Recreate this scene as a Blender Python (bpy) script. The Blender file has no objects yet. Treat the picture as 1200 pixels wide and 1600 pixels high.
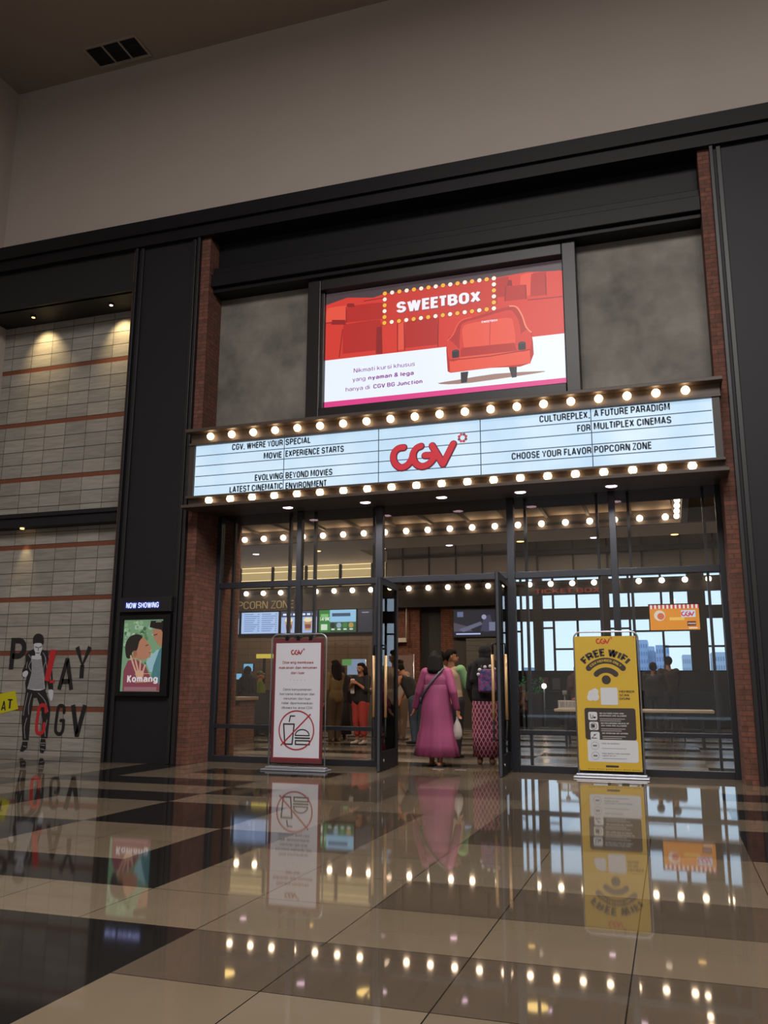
import bpy, bmesh, math, random
from mathutils import Vector, Matrix
random.seed(7)
SC = bpy.context.scene
COL = SC.collection
# ---------------------------------------------------------------- camera, world, exposure
EYE = 1.12
FPX = 1332.87
RGT = Vector((0.94928, 0.31443, 0.00449)).normalized()
yaw, pit, rol = 0.319492425, 0.203261769, 0.004493096
_fw = Vector((-math.sin(yaw)*math.cos(pit), math.cos(yaw)*math.cos(pit), math.sin(pit)))
_r0 = Vector((math.cos(yaw), math.sin(yaw), 0)); _u0 = _r0.cross(_fw)
RGT = _r0*math.cos(rol) + _u0*math.sin(rol); UPV = -_r0*math.sin(rol) + _u0*math.cos(rol); FWD = _fw
cam = bpy.data.objects.new('camera', bpy.data.cameras.new('camera')); COL.objects.link(cam)
cam.data.sensor_fit = 'VERTICAL'; cam.data.sensor_height = 24; cam.data.sensor_width = 18
cam.data.lens = 24*FPX/1600; cam.data.clip_end = 2000; cam.data.clip_start = .05
M = Matrix((RGT, UPV, -FWD)).transposed().to_4x4(); M.translation = Vector((0, 0, EYE))
cam.matrix_world = M
SC.camera = cam
SC.view_settings.view_transform = 'Standard'; SC.view_settings.look = 'None'
SC.view_settings.gamma = 1; SC.view_settings.use_curve_mapping = False
SC.view_settings.exposure = 0.0
SC.cycles.use_denoising = True
SC.cycles.max_bounces = 8; SC.cycles.diffuse_bounces = 3; SC.cycles.glossy_bounces = 4
SC.cycles.transparent_max_bounces = 16; SC.cycles.caustics_reflective = False; SC.cycles.caustics_refractive = False
SC.cycles.sample_clamp_indirect = 4.0
W = bpy.data.worlds.new('sky'); SC.world = W; W.use_nodes = True
wn = W.node_tree.nodes; wl = W.node_tree.links
bg = wn['Background']
tc = wn.new('ShaderNodeTexCoord'); sx = wn.new('ShaderNodeSeparateXYZ'); rp = wn.new('ShaderNodeValToRGB')
wl.new(tc.outputs['Generated'], sx.inputs[0]); wl.new(sx.outputs['Z'], rp.inputs[0]); wl.new(rp.outputs[0], bg.inputs[0])
rp.color_ramp.elements[0].position = .0; rp.color_ramp.elements[0].color = (.60, .74, .90, 1)
rp.color_ramp.elements[1].position = .35; rp.color_ramp.elements[1].color = (.52, .68, .92, 1)
bg.inputs[1].default_value = 1.6

def lin(h):
    h = h.lstrip('#'); c = [int(h[i:i+2], 16)/255 for i in (0, 2, 4)]
    return tuple(x/12.92 if x <= .04045 else ((x+.055)/1.055)**2.4 for x in c)
def area(name, loc, size, power, col, rot=(0, 0, 0), sy=None):
    d = bpy.data.lights.new(name, 'AREA'); d.energy = power; d.color = col; d.size = size
    if sy: d.shape = 'RECTANGLE'; d.size_y = sy
    o = bpy.data.objects.new(name, d); o.location = loc; o.rotation_euler = rot; COL.objects.link(o); return o
def spot(name, loc, power, col, ang=100, blend=.6, target=None, size=.04):
    d = bpy.data.lights.new(name, 'SPOT'); d.energy = power; d.color = col; d.spot_size = math.radians(ang); d.spot_blend = blend
    d.shadow_soft_size = size
    o = bpy.data.objects.new(name, d); o.location = loc; COL.objects.link(o)
    if target: o.rotation_euler = (Vector(target)-Vector(loc)).to_track_quat('-Z', 'Y').to_euler()
    return o
WARM = (1.0, .78, .52)
# unseen fill added for the hall's ambient light, above and behind the viewer
area('hall_fill', (0, -2, 12.2), 9, 3100, (1.0, .955, .92), sy=7)
# added fill spots for the lobby; only the soffit row stands near visible downlights
for i, (x, y, z, p) in enumerate(((-10.5, 13.4, 5.0, 300), (-7.2, 13.4, 5.0, 300), (-4.2, 13.4, 5.0, 300), (-1.0, 13.4, 5.0, 260), (1.6, 13.4, 5.0, 170), (-12, 22.4, 4.8, 260), (-9.5, 22.4, 4.8, 260), (-6.2, 21.2, 4.8, 220), (-3.2, 21.2, 4.8, 160), (-.4, 21.2, 4.8, 160), (-5.5, 26, 6.6, 110), (-2.5, 26.5, 6.6, 90), (.8, 26, 6.6, 80))):
    spot('lobby_fill_spot', (x, y, z), p, (1.0, .78, .56), 150, .5, (x, y, 0), .07)

# ---------------------------------------------------------------- pixel -> point helpers (camera model above)
def _ray(x, y): return (x-600)*RGT - (y-800)*UPV + FPX*FWD
CAMP = Vector((0, 0, EYE))
def at(x, y, Y):
    d = _ray(x, y); return CAMP + d*(Y/d.y)
def atz(x, y, z):
    d = _ray(x, y); return CAMP + d*((z-EYE)/d.z)

# ---------------------------------------------------------------- object helpers
def tag(o, label=None, cat=None, group=None, kind=None):
    if label: o['label'] = label
    if cat: o['category'] = cat
    if group: o['group'] = group
    if kind: o['kind'] = kind
    return o
def empty(name, loc=(0, 0, 0), rz=0, label=None, cat=None, group=None, kind=None):
    o = bpy.data.objects.new(name, None); COL.objects.link(o); o.location = loc; o.rotation_euler = (0, 0, rz)
    o.empty_display_size = .1
    return tag(o, label, cat, group, kind)
class MB:
    def __init__(s): s.v = []; s.f = []; s.m = []; s.sm = []
    def add(s, vs, fs, mi=0, smooth=False):
        k = len(s.v); s.v += [tuple(p) for p in vs]
        for f in fs: s.f.append([i+k for i in f]); s.m.append(mi); s.sm.append(smooth)
        return s
    def box(s, x0, x1, y0, y1, z0, z1, mi=0):
        if x0 > x1: x0, x1 = x1, x0
        if y0 > y1: y0, y1 = y1, y0
        if z0 > z1: z0, z1 = z1, z0
        v = [(x, y, z) for x in (x0, x1) for y in (y0, y1) for z in (z0, z1)]
        return s.add(v, [(0, 1, 3, 2), (4, 6, 7, 5), (0, 4, 5, 1), (2, 3, 7, 6), (0, 2, 6, 4), (1, 5, 7, 3)], mi)
    def tube(s, pts, r, n=8, mi=0, cap=True):
        pts = [Vector(p) for p in pts]; rings = []; k = len(s.v); prev = None
        for i, p in enumerate(pts):
            t = (pts[min(i+1, len(pts)-1)] - pts[max(i-1, 0)]).normalized()
            a = prev if prev is not None else (Vector((0, 0, 1)) if abs(t.z) < .9 else Vector((1, 0, 0)))
            a = (a - t*a.dot(t)).normalized(); prev = a; b = t.cross(a)
            rr = r[i] if isinstance(r, (list, tuple)) else r
            rings.append([p + (a*math.cos(2*math.pi*j/n) + b*math.sin(2*math.pi*j/n))*rr for j in range(n)])
        vs = [q for rg in rings for q in rg]; fs = []
        for i in range(len(pts)-1):
            for j in range(n): fs.append((i*n+j, i*n+(j+1) % n, (i+1)*n+(j+1) % n, (i+1)*n+j))
        if cap: fs.append(tuple(range(n-1, -1, -1))); fs.append(tuple((len(pts)-1)*n+j for j in range(n)))
        return s.add(vs, fs, mi, True)
    def ball(s, c, r, nu=12, nv=8, mi=0):
        c = Vector(c); r = Vector(r) if not isinstance(r, (int, float)) else Vector((r, r, r))
        vs = [c + Vector((0, 0, r.z))]
        for i in range(1, nv):
            a = math.pi*i/nv
            for j in range(nu):
                b = 2*math.pi*j/nu; vs.append(c + Vector((r.x*math.sin(a)*math.cos(b), r.y*math.sin(a)*math.sin(b), r.z*math.cos(a))))
        vs.append(c - Vector((0, 0, r.z))); fs = []
        for j in range(nu): fs.append((0, 1+j, 1+(j+1) % nu))
        for i in range(nv-2):
            for j in range(nu): fs.append((1+i*nu+j, 1+(i+1)*nu+j, 1+(i+1)*nu+(j+1) % nu, 1+i*nu+(j+1) % nu))
        L = len(vs)-1
        for j in range(nu): fs.append((L, 1+(nv-2)*nu+(j+1) % nu, 1+(nv-2)*nu+j))
        return s.add(vs, fs, mi, True)
    def cyl(s, c, r, h, n=20, mi=0, r2=None):
        c = Vector(c); r2 = r if r2 is None else r2
        vs = [c + Vector((r*math.cos(2*math.pi*j/n), r*math.sin(2*math.pi*j/n), 0)) for j in range(n)]
        vs += [c + Vector((r2*math.cos(2*math.pi*j/n), r2*math.sin(2*math.pi*j/n), h)) for j in range(n)]
        return s.add(vs, [tuple(range(n-1, -1, -1)), tuple(range(n, 2*n))] + [(j, (j+1) % n, n+(j+1) % n, n+j) for j in range(n)], mi)
    def build(s, name, mats, parent=None, bevel=0, **kw):
        me = bpy.data.meshes.new(name); me.from_pydata(s.v, [], s.f)
        for m in (mats if isinstance(mats, (list, tuple)) else [mats]): me.materials.append(m)
        me.polygons.foreach_set('material_index', s.m); me.polygons.foreach_set('use_smooth', s.sm); me.update()
        o = bpy.data.objects.new(name, me); COL.objects.link(o)
        if parent: o.parent = parent
        if bevel:
            b = o.modifiers.new('bevel', 'BEVEL'); b.width = bevel; b.segments = 2; b.limit_method = 'ANGLE'
        return tag(o, **kw)
def B(name, mats, *boxes, parent=None, bevel=0, **kw):
    m = MB()
    for b in boxes: m.box(*b)
    return m.build(name, mats, parent, bevel, **kw)

# ---------------------------------------------------------------- materials
_mc = {}
def mat(col, rough=.6, metal=0, emit=0, spec=.5, noise=0, nscale=8):
    k = (col, rough, metal, emit, spec, noise, nscale)
    if k in _mc: return _mc[k]
    m = bpy.data.materials.new('m_'+col.strip('#')); m.use_nodes = True; p = m.node_tree.nodes['Principled BSDF']
    c = (*lin(col), 1); p.inputs['Base Color'].default_value = c; p.inputs['Roughness'].default_value = rough
    p.inputs['Metallic'].default_value = metal; p.inputs['Specular IOR Level'].default_value = spec
    if emit:
        p.inputs['Emission Color'].default_value = c; p.inputs['Emission Strength'].default_value = emit
        p.inputs['Base Color'].default_value = (c[0]*.1, c[1]*.1, c[2]*.1, 1)
    if noise:
        n = m.node_tree.nodes; l = m.node_tree.links
        t = n.new('ShaderNodeTexCoord'); z = n.new('ShaderNodeTexNoise'); z.inputs['Scale'].default_value = nscale; z.inputs['Detail'].default_value = 5
        mx = n.new('ShaderNodeMix'); mx.data_type = 'RGBA'; mx.inputs[6].default_value = tuple(x*(1-noise) for x in c[:3])+(1,); mx.inputs[7].default_value = tuple(min(1, x*(1+noise)) for x in c[:3])+(1,)
        l.new(t.outputs['Object'], z.inputs['Vector']); l.new(z.outputs[0], mx.inputs[0]); l.new(mx.outputs[2], p.inputs['Base Color'])
    _mc[k] = m; return m
class NT:
    """small node-math helper"""
    def __init__(s, name):
        s.m = bpy.data.materials.new(name); s.m.use_nodes = True; s.n = s.m.node_tree.nodes; s.l = s.m.node_tree.links
        s.p = s.n['Principled BSDF']; t = s.n.new('ShaderNodeTexCoord'); s.vec = t.outputs['Object']
        q = s.n.new('ShaderNodeSeparateXYZ'); s.l.new(s.vec, q.inputs[0]); s.x, s.y, s.z = q.outputs
    def val(s, sock, v):
        if hasattr(v, 'links'): s.l.new(v, sock)
        else: sock.default_value = v
    def math(s, op, a, b=0.0):
        q = s.n.new('ShaderNodeMath'); q.operation = op; s.val(q.inputs[0], a); s.val(q.inputs[1], b); return q.outputs[0]
    def comb(s, x, y, z):
        q = s.n.new('ShaderNodeCombineXYZ')
        for i, v in enumerate((x, y, z)): s.val(q.inputs[i], v)
        return q.outputs[0]
    def noise(s, vec, scale, detail=4):
        q = s.n.new('ShaderNodeTexNoise'); q.inputs['Scale'].default_value = scale; q.inputs['Detail'].default_value = detail
        s.l.new(vec, q.inputs['Vector']); return q.outputs[0]
    def white(s, vec):
        q = s.n.new('ShaderNodeTexWhiteNoise'); s.l.new(vec, q.inputs['Vector']); return q.outputs['Value']
    def mix(s, fac, a, b):
        q = s.n.new('ShaderNodeMix'); q.data_type = 'RGBA'; s.val(q.inputs[0], fac)
        for sock, v in ((q.inputs[6], a), (q.inputs[7], b)):
            if isinstance(v, str): sock.default_value = (*lin(v), 1)
            else: s.l.new(v, sock)
        return q.outputs[2]
    def remap(s, v, a, b, c=0., d=1.):
        q = s.n.new('ShaderNodeMapRange'); q.clamp = True
        s.val(q.inputs[0], v)
        for i, w in enumerate((a, b, c, d)): q.inputs[1+i].default_value = w
        return q.outputs[0]
    def col(s, c): s.l.new(c, s.p.inputs['Base Color']); return s
    def bump(s, h, d=.01, st=.5):
        q = s.n.new('ShaderNodeBump'); q.inputs['Distance'].default_value = d; q.inputs['Strength'].default_value = st
        s.l.new(h, q.inputs['Height']); s.l.new(q.outputs[0], s.p.inputs['Normal'])
def brick_mat(c1, c2, mortar, bw=.21, bh=.062):
    t = NT('brick'); v = t.comb(t.math('ADD', t.x, t.y), t.z, 0.)
    b = t.n.new('ShaderNodeTexBrick'); t.l.new(v, b.inputs['Vector']); b.inputs['Scale'].default_value = 1
    b.inputs['Brick Width'].default_value = bw; b.inputs['Row Height'].default_value = bh; b.inputs['Mortar Size'].default_value = .006
    b.inputs['Color1'].default_value = (*lin(c1), 1); b.inputs['Color2'].default_value = (*lin(c2), 1); b.inputs['Mortar'].default_value = (*lin(mortar), 1)
    n = t.noise(t.vec, 14, 6)
    t.col(t.mix(t.remap(n, .35, .75, 0, .55), b.outputs[0], '#2e1d18')); t.p.inputs['Roughness'].default_value = .85
    t.bump(b.outputs[1], .006, -.6); return t.m
def stone_mat(z0, per, x0=-11.328, w=.4386):
    """grey wood-grain stone slabs, four courses between thin brown brick bands"""
    t = NT('stone_slab'); zz = t.math('SUBTRACT', t.z, z0); q = t.math('DIVIDE', zz, per); kb = t.math('FLOOR', q)
    zf = t.math('MULTIPLY', t.math('FRACT', q), per); rh = (per-.075)/4
    band = t.math('LESS_THAN', zf, .075)
    rr = t.math('DIVIDE', t.math('SUBTRACT', zf, .075), rh); row = t.math('FLOOR', rr)
    xx = t.math('DIVIDE', t.math('SUBTRACT', t.x, x0), w); ci = t.math('FLOOR', xx)
    gx = t.math('LESS_THAN', t.math('FRACT', xx), .02); gz = t.math('LESS_THAN', t.math('FRACT', rr), .05)
    g = t.math('MAXIMUM', gx, gz)
    rnd = t.white(t.comb(ci, t.math('ADD', row, t.math('MULTIPLY', kb, 7.)), 3.))
    grain = t.noise(t.comb(t.math('ADD', t.math('MULTIPLY', t.x, 1.3), t.math('MULTIPLY', rnd, 40.)), t.y, t.math('MULTIPLY', t.z, 13.)), 2.2, 6)
    tone = t.math('ADD', t.math('MULTIPLY', rnd, .5), t.math('MULTIPLY', t.remap(grain, .25, .75), .6))
    c = t.mix(t.remap(tone, .0, 1.1), '#aba69d', '#77746f')
    c = t.mix(g, c, '#2b2a28')
    bn = t.noise(t.vec, 30, 5)
    c = t.mix(band, c, t.mix(bn, '#8a4f38', '#5d3325'))
    t.col(c); t.p.inputs['Roughness'].default_value = .55; return t.m
def tile_mat(c, c2, rough=.035, ior=1.48):
    t = NT('floor_tile'); k = .66
    fx = t.math('FRACT', t.math('DIVIDE', t.math('ADD', t.x, 2.2), k)); fy = t.math('FRACT', t.math('DIVIDE', t.math('SUBTRACT', t.y, 3.84), k))
    g = t.math('MAXIMUM', t.math('LESS_THAN', fx, .009), t.math('LESS_THAN', fy, .009))
    ii = t.math('FLOOR', t.math('DIVIDE', t.math('ADD', t.x, 2.2), k)); jj = t.math('FLOOR', t.math('DIVIDE', t.math('SUBTRACT', t.y, 3.84), k))
    rnd = t.white(t.comb(ii, jj, 1.))
    n = t.noise(t.vec, 2.5, 7)
    f = t.math('ADD', t.math('MULTIPLY', rnd, .35), t.math('MULTIPLY', n, .65))
    t.col(t.mix(g, t.mix(f, c, c2), '#1d1a18')); t.p.inputs['Roughness'].default_value = rough
    t.p.inputs['IOR'].default_value = ior
    return t.m
def glass_mat(tint='#fafcfc', refl=1.0):
    m = bpy.data.materials.new('clear_glass'); m.use_nodes = True; n = m.node_tree.nodes; l = m.node_tree.links; n.clear()
    o = n.new('ShaderNodeOutputMaterial'); t = n.new('ShaderNodeBsdfTransparent'); g = n.new('ShaderNodeBsdfGlossy'); f = n.new('ShaderNodeFresnel'); x = n.new('ShaderNodeMixShader')
    t.inputs[0].default_value = (*lin(tint), 1); g.inputs['Roughness'].default_value = .01; f.inputs[0].default_value = 1.5
    l.new(f.outputs[0], x.inputs[0]); l.new(t.outputs[0], x.inputs[1]); l.new(g.outputs[0], x.inputs[2]); l.new(x.outputs[0], o.inputs[0]); return m
def concrete_mat():
    t = NT('raw_concrete'); n = t.noise(t.vec, 1.1, 8); n2 = t.noise(t.vec, 5, 8); s = t.math('ADD', t.math('MULTIPLY', n, .7), t.math('MULTIPLY', n2, .3))
    t.col(t.mix(t.remap(s, .32, .68), '#55514c', '#8b867e')); t.p.inputs['Roughness'].default_value = .7; return t.m
BLACK = mat('#1c1c20', .55, spec=.3); BLACKF = mat('#131315', .5, spec=.25); DARK = mat('#17171a', .5); FRAME = mat('#2b2d33', .4, .3)
WALLW = mat('#b3a89f', .8, noise=.04, nscale=1.5); CEIL = mat('#9a8d80', .85, noise=.03)
BRICK = brick_mat('#7d4c3c', '#654034', '#4c3b33'); CONC = concrete_mat(); GLASS = glass_mat()
BRICKB = brick_mat('#7a4835', '#633a2b', '#46332a')
SILVER = mat('#b9bcc6', .3, .8); WHITE = mat('#d9d9de', .6); GOLD = mat('#c8a274', .45, .35)
BULB = mat('#ffd9a6', .3, 0, 9.0); BULBP = mat('#ffdcb8', .3, 0, 16.0); LAMPP = mat('#ffd2e6', .3, 0, 5.0); LAMPY = mat('#ffc873', .3, 0, 4.0)
def paint(c): return mat(c, .55)
def lit(c, s=1.0): return mat(c, .4, 0, s)

# ---------------------------------------------------------------- text and flat prints
# ---------------------------------------------------------------- lettering: a condensed grotesque drawn from centre-line strokes
def _a(cx, cy, rx, ry, d0, d1, n=10):
    return [(cx+rx*math.cos(math.radians(d0+(d1-d0)*i/n)), cy+ry*math.sin(math.radians(d0+(d1-d0)*i/n))) for i in range(n+1)]
def _o(cx, cy, rx, ry): p = _a(cx, cy, rx, ry, 90, 450, 20); p[-1] = p[0]; return p
_big = [(.25, 1)]+_a(.25, .72, .25, .28, 90, 180)+_a(.25, .28, .25, .28, 180, 360)+_a(.25, .72, .25, .28, 0, 90); _big[-1] = _big[0]
_c = _a(.25, .72, .25, .28, 5, 180)+_a(.25, .28, .25, .28, 180, 355)
_arch = lambda x: [(x, .02), (x, .42)]+_a(x+.19, .45, .19, .25, 175, 0)+[(x+.38, 0)]
GL = {
 'A': [[(0, 0), (.255, 1), (.285, 1), (.54, 0)], [(.1, .28), (.44, .28)]], 'B': [[(0, 0), (0, 1), (.22, 1)]+_a(.24, .76, .22, .24, 90, -90)+[(0, .52)], [(.22, .52)]+_a(.24, .26, .25, .26, 90, -90)+[(0, 0)]],
 'C': [_c], 'D': [[(0, 0), (0, 1), (.2, 1)]+_a(.22, .7, .28, .3, 90, 0)+_a(.22, .3, .28, .3, 0, -90)+[(0, 0)]], 'E': [[(.42, 0), (0, 0), (0, 1), (.42, 1)], [(0, .53), (.38, .53)]], 'F': [[(0, 0), (0, 1), (.42, 1)], [(0, .5), (.36, .5)]],
 'G': [_c+[(.5, .46), (.27, .46)]], 'H': [[(0, 0), (0, 1)], [(.48, 0), (.48, 1)], [(0, .53), (.48, .53)]], 'I': [[(0, 0), (0, 1)]], 'J': [[(.36, 1), (.36, .22)]+_a(.18, .22, .18, .22, 0, -180)],
 'K': [[(0, 0), (0, 1)], [(.48, 1), (0, .36)], [(.14, .54), (.5, 0)]], 'L': [[(0, 1), (0, 0), (.4, 0)]], 'M': [[(0, 0), (0, 1), (.06, 1), (.32, .1), (.58, 1), (.64, 1), (.64, 0)]], 'N': [[(0, 0), (0, 1), (.05, 1), (.45, 0), (.5, 0), (.5, 1)]],
 'O': [_big], 'P': [[(0, 0), (0, 1), (.24, 1)]+_a(.24, .73, .24, .27, 90, -90)+[(0, .46)]], 'Q': [_big, [(.28, .2), (.5, -.04)]], 'R': [[(0, 0), (0, 1), (.24, 1)]+_a(.24, .74, .24, .26, 90, -90)+[(0, .48)], [(.26, .48), (.47, .34), (.49, 0)]],
 'S': [_a(.25, .745, .235, .255, 8, 265)+_a(.25, .25, .25, .25, 85, -172)], 'T': [[(0, 1), (.5, 1)], [(.25, 1), (.25, 0)]], 'U': [[(0, 1), (0, .27)]+_a(.25, .27, .25, .27, 180, 360)+[(.5, 1)]], 'V': [[(0, 1), (.255, 0), (.285, 0), (.54, 1)]],
 'W': [[(0, 1), (.18, 0), (.21, 0), (.38, .95), (.41, .95), (.58, 0), (.61, 0), (.79, 1)]], 'X': [[(0, 0), (.5, 1)], [(0, 1), (.5, 0)]], 'Y': [[(0, 1), (.26, .42), (.52, 1)], [(.26, .42), (.26, 0)]], 'Z': [[(0, 1), (.45, 1), (0, 0), (.47, 0)]],
 'a': [[(.4, 0), (.4, .48)]+_a(.2, .48, .2, .22, 0, 165), [(.4, .41), (.2, .41)]+_a(.19, .2, .19, .2, 95, 270)+[(.28, .02), (.4, .14)]], 'c': [_a(.21, .35, .21, .35, 40, 320, 16)], 'b': [[(0, 0), (0, 1)], _o(.21, .35, .21, .35)], 'd': [[(.42, 0), (.42, 1)], _o(.21, .35, .21, .35)],
 'e': [[(.02, .36), (.42, .36)]+_a(.21, .4, .21, .3, 0, 180)+_a(.21, .3, .21, .3, 180, 325)], 'g': [[(.42, .7), (.42, -.06)]+_a(.21, -.06, .21, .2, 0, -165), _o(.21, .36, .21, .34)], 'h': [[(0, 0), (0, 1)], _arch(0)], 'i': [[(0, 0), (0, .7)], [(0, .9), (0, 1.02)]],
 'j': [[(.1, .7), (.1, -.1)]+_a(0, -.1, .1, .14, 0, -95), [(.1, .9), (.1, 1.02)]], 'k': [[(0, 0), (0, 1)], [(.38, .7), (0, .26)], [(.12, .4), (.4, 0)]], 'l': [[(0, 0), (0, 1)]], 'm': [[(0, 0), (0, .7)], [(0, .42)]+_a(.15, .46, .15, .24, 175, 0)+[(.3, 0)], [(.3, .42)]+_a(.45, .46, .15, .24, 175, 0)+[(.6, 0)]],
 'n': [[(0, 0), (0, .7)], _arch(0)], 'o': [_o(.21, .35, .21, .35)], 'p': [[(0, -.28), (0, .7)], _o(.21, .35, .21, .35)], 'r': [[(0, 0), (0, .7)], [(0, .4)]+_a(.22, .42, .22, .27, 175, 80)], 's': [_a(.18, .525, .17, .175, 10, 265)+_a(.18, .175, .18, .175, 85, -170)],
 't': [[(.1, .92), (.1, .14)]+_a(.22, .14, .12, .14, 180, 270), [(0, .7), (.26, .7)]], 'u': [[(0, .7), (0, .25)]+_a(.19, .25, .19, .25, 180, 355)+[(.38, .25), (.38, .7)], [(.38, .7), (.38, 0)]], 'w': [[(0, .7), (.14, 0), (.17, 0), (.29, .66), (.31, .66), (.43, 0), (.46, 0), (.6, .7)]], 'y': [[(0, .7), (.2, .03)], [(.4, .7), (.17, -.2), (.04, -.26)]],
 '&': [[(.52, 0), (.1, .68)]+_a(.24, .8, .16, .2, 215, -30)+[(.08, .4)]+_a(.2, .22, .2, .22, 140, 300)+[(.5, .46)]], ',': [[(.04, .06), (0, -.16)]], '1': [[(.04, .8), (.2, 1), (.2, 0)]], '4': [[(.5, .26), (0, .26), (.34, 1), (.36, 1), (.36, 0)]],
 '9': [_o(.23, .7, .23, .3), [(.46, .7), (.44, .35), (.3, .03), (.1, 0)]], '0': [_big], '3': [_a(.22, .75, .22, .25, 160, -90)+_a(.22, .26, .24, .26, 90, -160)], ' ': []}
def _ribbon(p, h):
    cl = len(p) > 2 and p[0] == p[-1]; q = [p[0]]
    for v in p[1:]:
        if math.hypot(v[0]-q[-1][0], v[1]-q[-1][1]) > 1e-4: q.append(v)
    if cl and len(q) > 1 and q[-1] == q[0]: q.pop()
    n = len(q); vs = []
    for i in range(n):
        a = q[(i-1) % n] if (cl or i) else None; b = q[(i+1) % n] if (cl or i < n-1) else None; ds = []
        if a: ds.append(((q[i][0]-a[0]), (q[i][1]-a[1])))
        if b: ds.append(((b[0]-q[i][0]), (b[1]-q[i][1])))
        ns = [(-d[1]/math.hypot(*d), d[0]/math.hypot(*d)) for d in ds]
        mx = sum(k[0] for k in ns)/len(ns); my = sum(k[1] for k in ns)/len(ns); L2 = mx*mx+my*my
        k = min(1/max(L2, 1e-6), 2.2) if len(ns) == 2 else 1
        vs += [(q[i][0]+mx*k*h, q[i][1]+my*k*h), (q[i][0]-mx*k*h, q[i][1]-my*k*h)]
    fs = [(2*i, 2*i+1, 2*((i+1) % n)+1, 2*((i+1) % n)) for i in range(n if cl else n-1)]
    return vs, fs
_tc = {}
def weight(b): return .17+ (b-.02)*2.2 if b >= .02 else .115+max(-.01, b)*2.7
def glyphs(s, bold=0.0):
    k = (s, bold)
    if k not in _tc:
        h = weight(bold)/2; V = []; F = []; x = 0
        for ch in s:
            ps = GL.get(ch, GL.get(ch.upper(), []))
            if not ps: x += .30; continue
            w_ = max(p[0] for q in ps for p in q)
            if ch in 'TZ' and x: x -= h*.8
            if ch in 'AVY' and x: x -= .03
            for q in ps:
                vs, fs = _ribbon(q, h); o = len(V); V += [(x+a, b) for a, b in vs]; F += [tuple(i+o for i in f) for f in fs]
            x += w_+2*h+(-h*.7+.07 if ch in 'TZEFL' else .05 if ch in 'AVYP' else .09)
        _tc[k] = (V, F)
    return _tc[k]
def capline(bold=0.0): return -weight(bold)/2, 1+weight(bold)/2
class Art:
    """flat print facing -Y; polygons in (X, Z) with a layer number"""
    def __init__(s, step=.0015): s.v = []; s.f = []; s.m = []; s.mats = []; s.step = step
    def mi(s, m):
        if m not in s.mats: s.mats.append(m)
        return s.mats.index(m)
    def raw(s, vs, fs, m, layer):
        k = len(s.v); s.v += [(x, -layer*s.step-2e-6*(len(s.f) % 250), z) for x, z in vs]; i = s.mi(m)
        for f in fs: s.f.append([a+k for a in f]); s.m.append(i)
    def poly(s, pts, m, layer=0): s.raw(pts, [tuple(range(len(pts)))], m, layer)
    def rect(s, x0, x1, z0, z1, m, layer=0): s.poly([(x0, z0), (x1, z0), (x1, z1), (x0, z1)], m, layer)
    def rrect(s, x0, x1, z0, z1, r, m, layer=0):
        p = []
        for cx, cz, a0 in ((x1-r, z1-r, 0), (x0+r, z1-r, 90), (x0+r, z0+r, 180), (x1-r, z0+r, 270)):
            for k in range(6): a = math.radians(a0+18*k); p.append((cx+r*math.cos(a), cz+r*math.sin(a)))
        s.poly(p, m, layer)
    def disc(s, cx, cz, r, m, layer=0, rz=None, n=24):
        rz = rz or r; s.poly([(cx+r*math.cos(2*math.pi*i/n), cz+rz*math.sin(2*math.pi*i/n)) for i in range(n)], m, layer)
    def arc(s, cx, cz, r0, r1, a0, a1, m, layer=0, n=24):
        vs = []
        for i in range(n+1):
            a = math.radians(a0+(a1-a0)*i/n); vs += [(cx+r0*math.cos(a), cz+r0*math.sin(a)), (cx+r1*math.cos(a), cz+r1*math.sin(a))]
        s.raw(vs, [(2*i, 2*i+1, 2*i+3, 2*i+2) for i in range(n)], m, layer)
    def stroke(s, pts, w, m, layer=0, cap=True):
        h = w/2
        for i in range(len(pts)-1):
            (x0, z0), (x1, z1) = pts[i], pts[i+1]; d = math.hypot(x1-x0, z1-z0) or 1; nx, nz = -(z1-z0)/d*h, (x1-x0)/d*h
            s.poly([(x0+nx, z0+nz), (x0-nx, z0-nz), (x1-nx, z1-nz), (x1+nx, z1+nz)], m, layer+.01*i)
        if cap:
            for i, p in enumerate(pts): s.disc(p[0], p[1], h, m, layer+.01*i+.005, n=12)
    def text(s, body, x, z, cap, m, layer=1, align='L', width=None, bold=.02, squeeze=1.0):
        vs, fs = glyphs(body, bold); y0, y1 = capline(bold); k = cap/(y1-y0); xs = [v[0] for v in vs]; a, b = min(xs), max(xs)
        kx = (width/(b-a)) if width else k*squeeze; wd = (b-a)*kx
        ox = {'L': x, 'C': x-wd/2, 'R': x-wd}[align]
        s.raw([(ox+(vx-a)*kx, z+(vy-y0)*k) for vx, vy in vs], fs, m, layer); return wd
    def arctext(s, body, cx, cz, r, cap, m, layer=1, bold=.03, spread=None):
        vs, fs = glyphs(body, bold); y0, y1 = capline(bold); k = cap/(y1-y0); xs = [v[0] for v in vs]; a, b = min(xs), max(xs)
        tot = math.radians(spread) if spread else (b-a)*k/r
        o = []
        for vx, vy in vs:
            t = math.pi/2 + tot/2 - tot*(vx-a)/(b-a); rr = r+(vy-y0)*k; o.append((cx+rr*math.cos(t), cz+rr*math.sin(t)))
        s.raw(o, fs, m, layer)
    def build(s, name, Y, parent=None, **kw):
        me = bpy.data.meshes.new(name); me.from_pydata([(x, y+Y, z) for x, y, z in s.v], [], s.f)
        for m in s.mats: me.materials.append(m)
        me.polygons.foreach_set('material_index', s.m); me.update()
        o = bpy.data.objects.new(name, me); COL.objects.link(o)
        if parent: o.parent = parent
        return tag(o, **kw)
def PX(pts, Y):
    return [(p.x, p.z) for p in (at(x, y, Y) for x, y in pts)]
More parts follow.
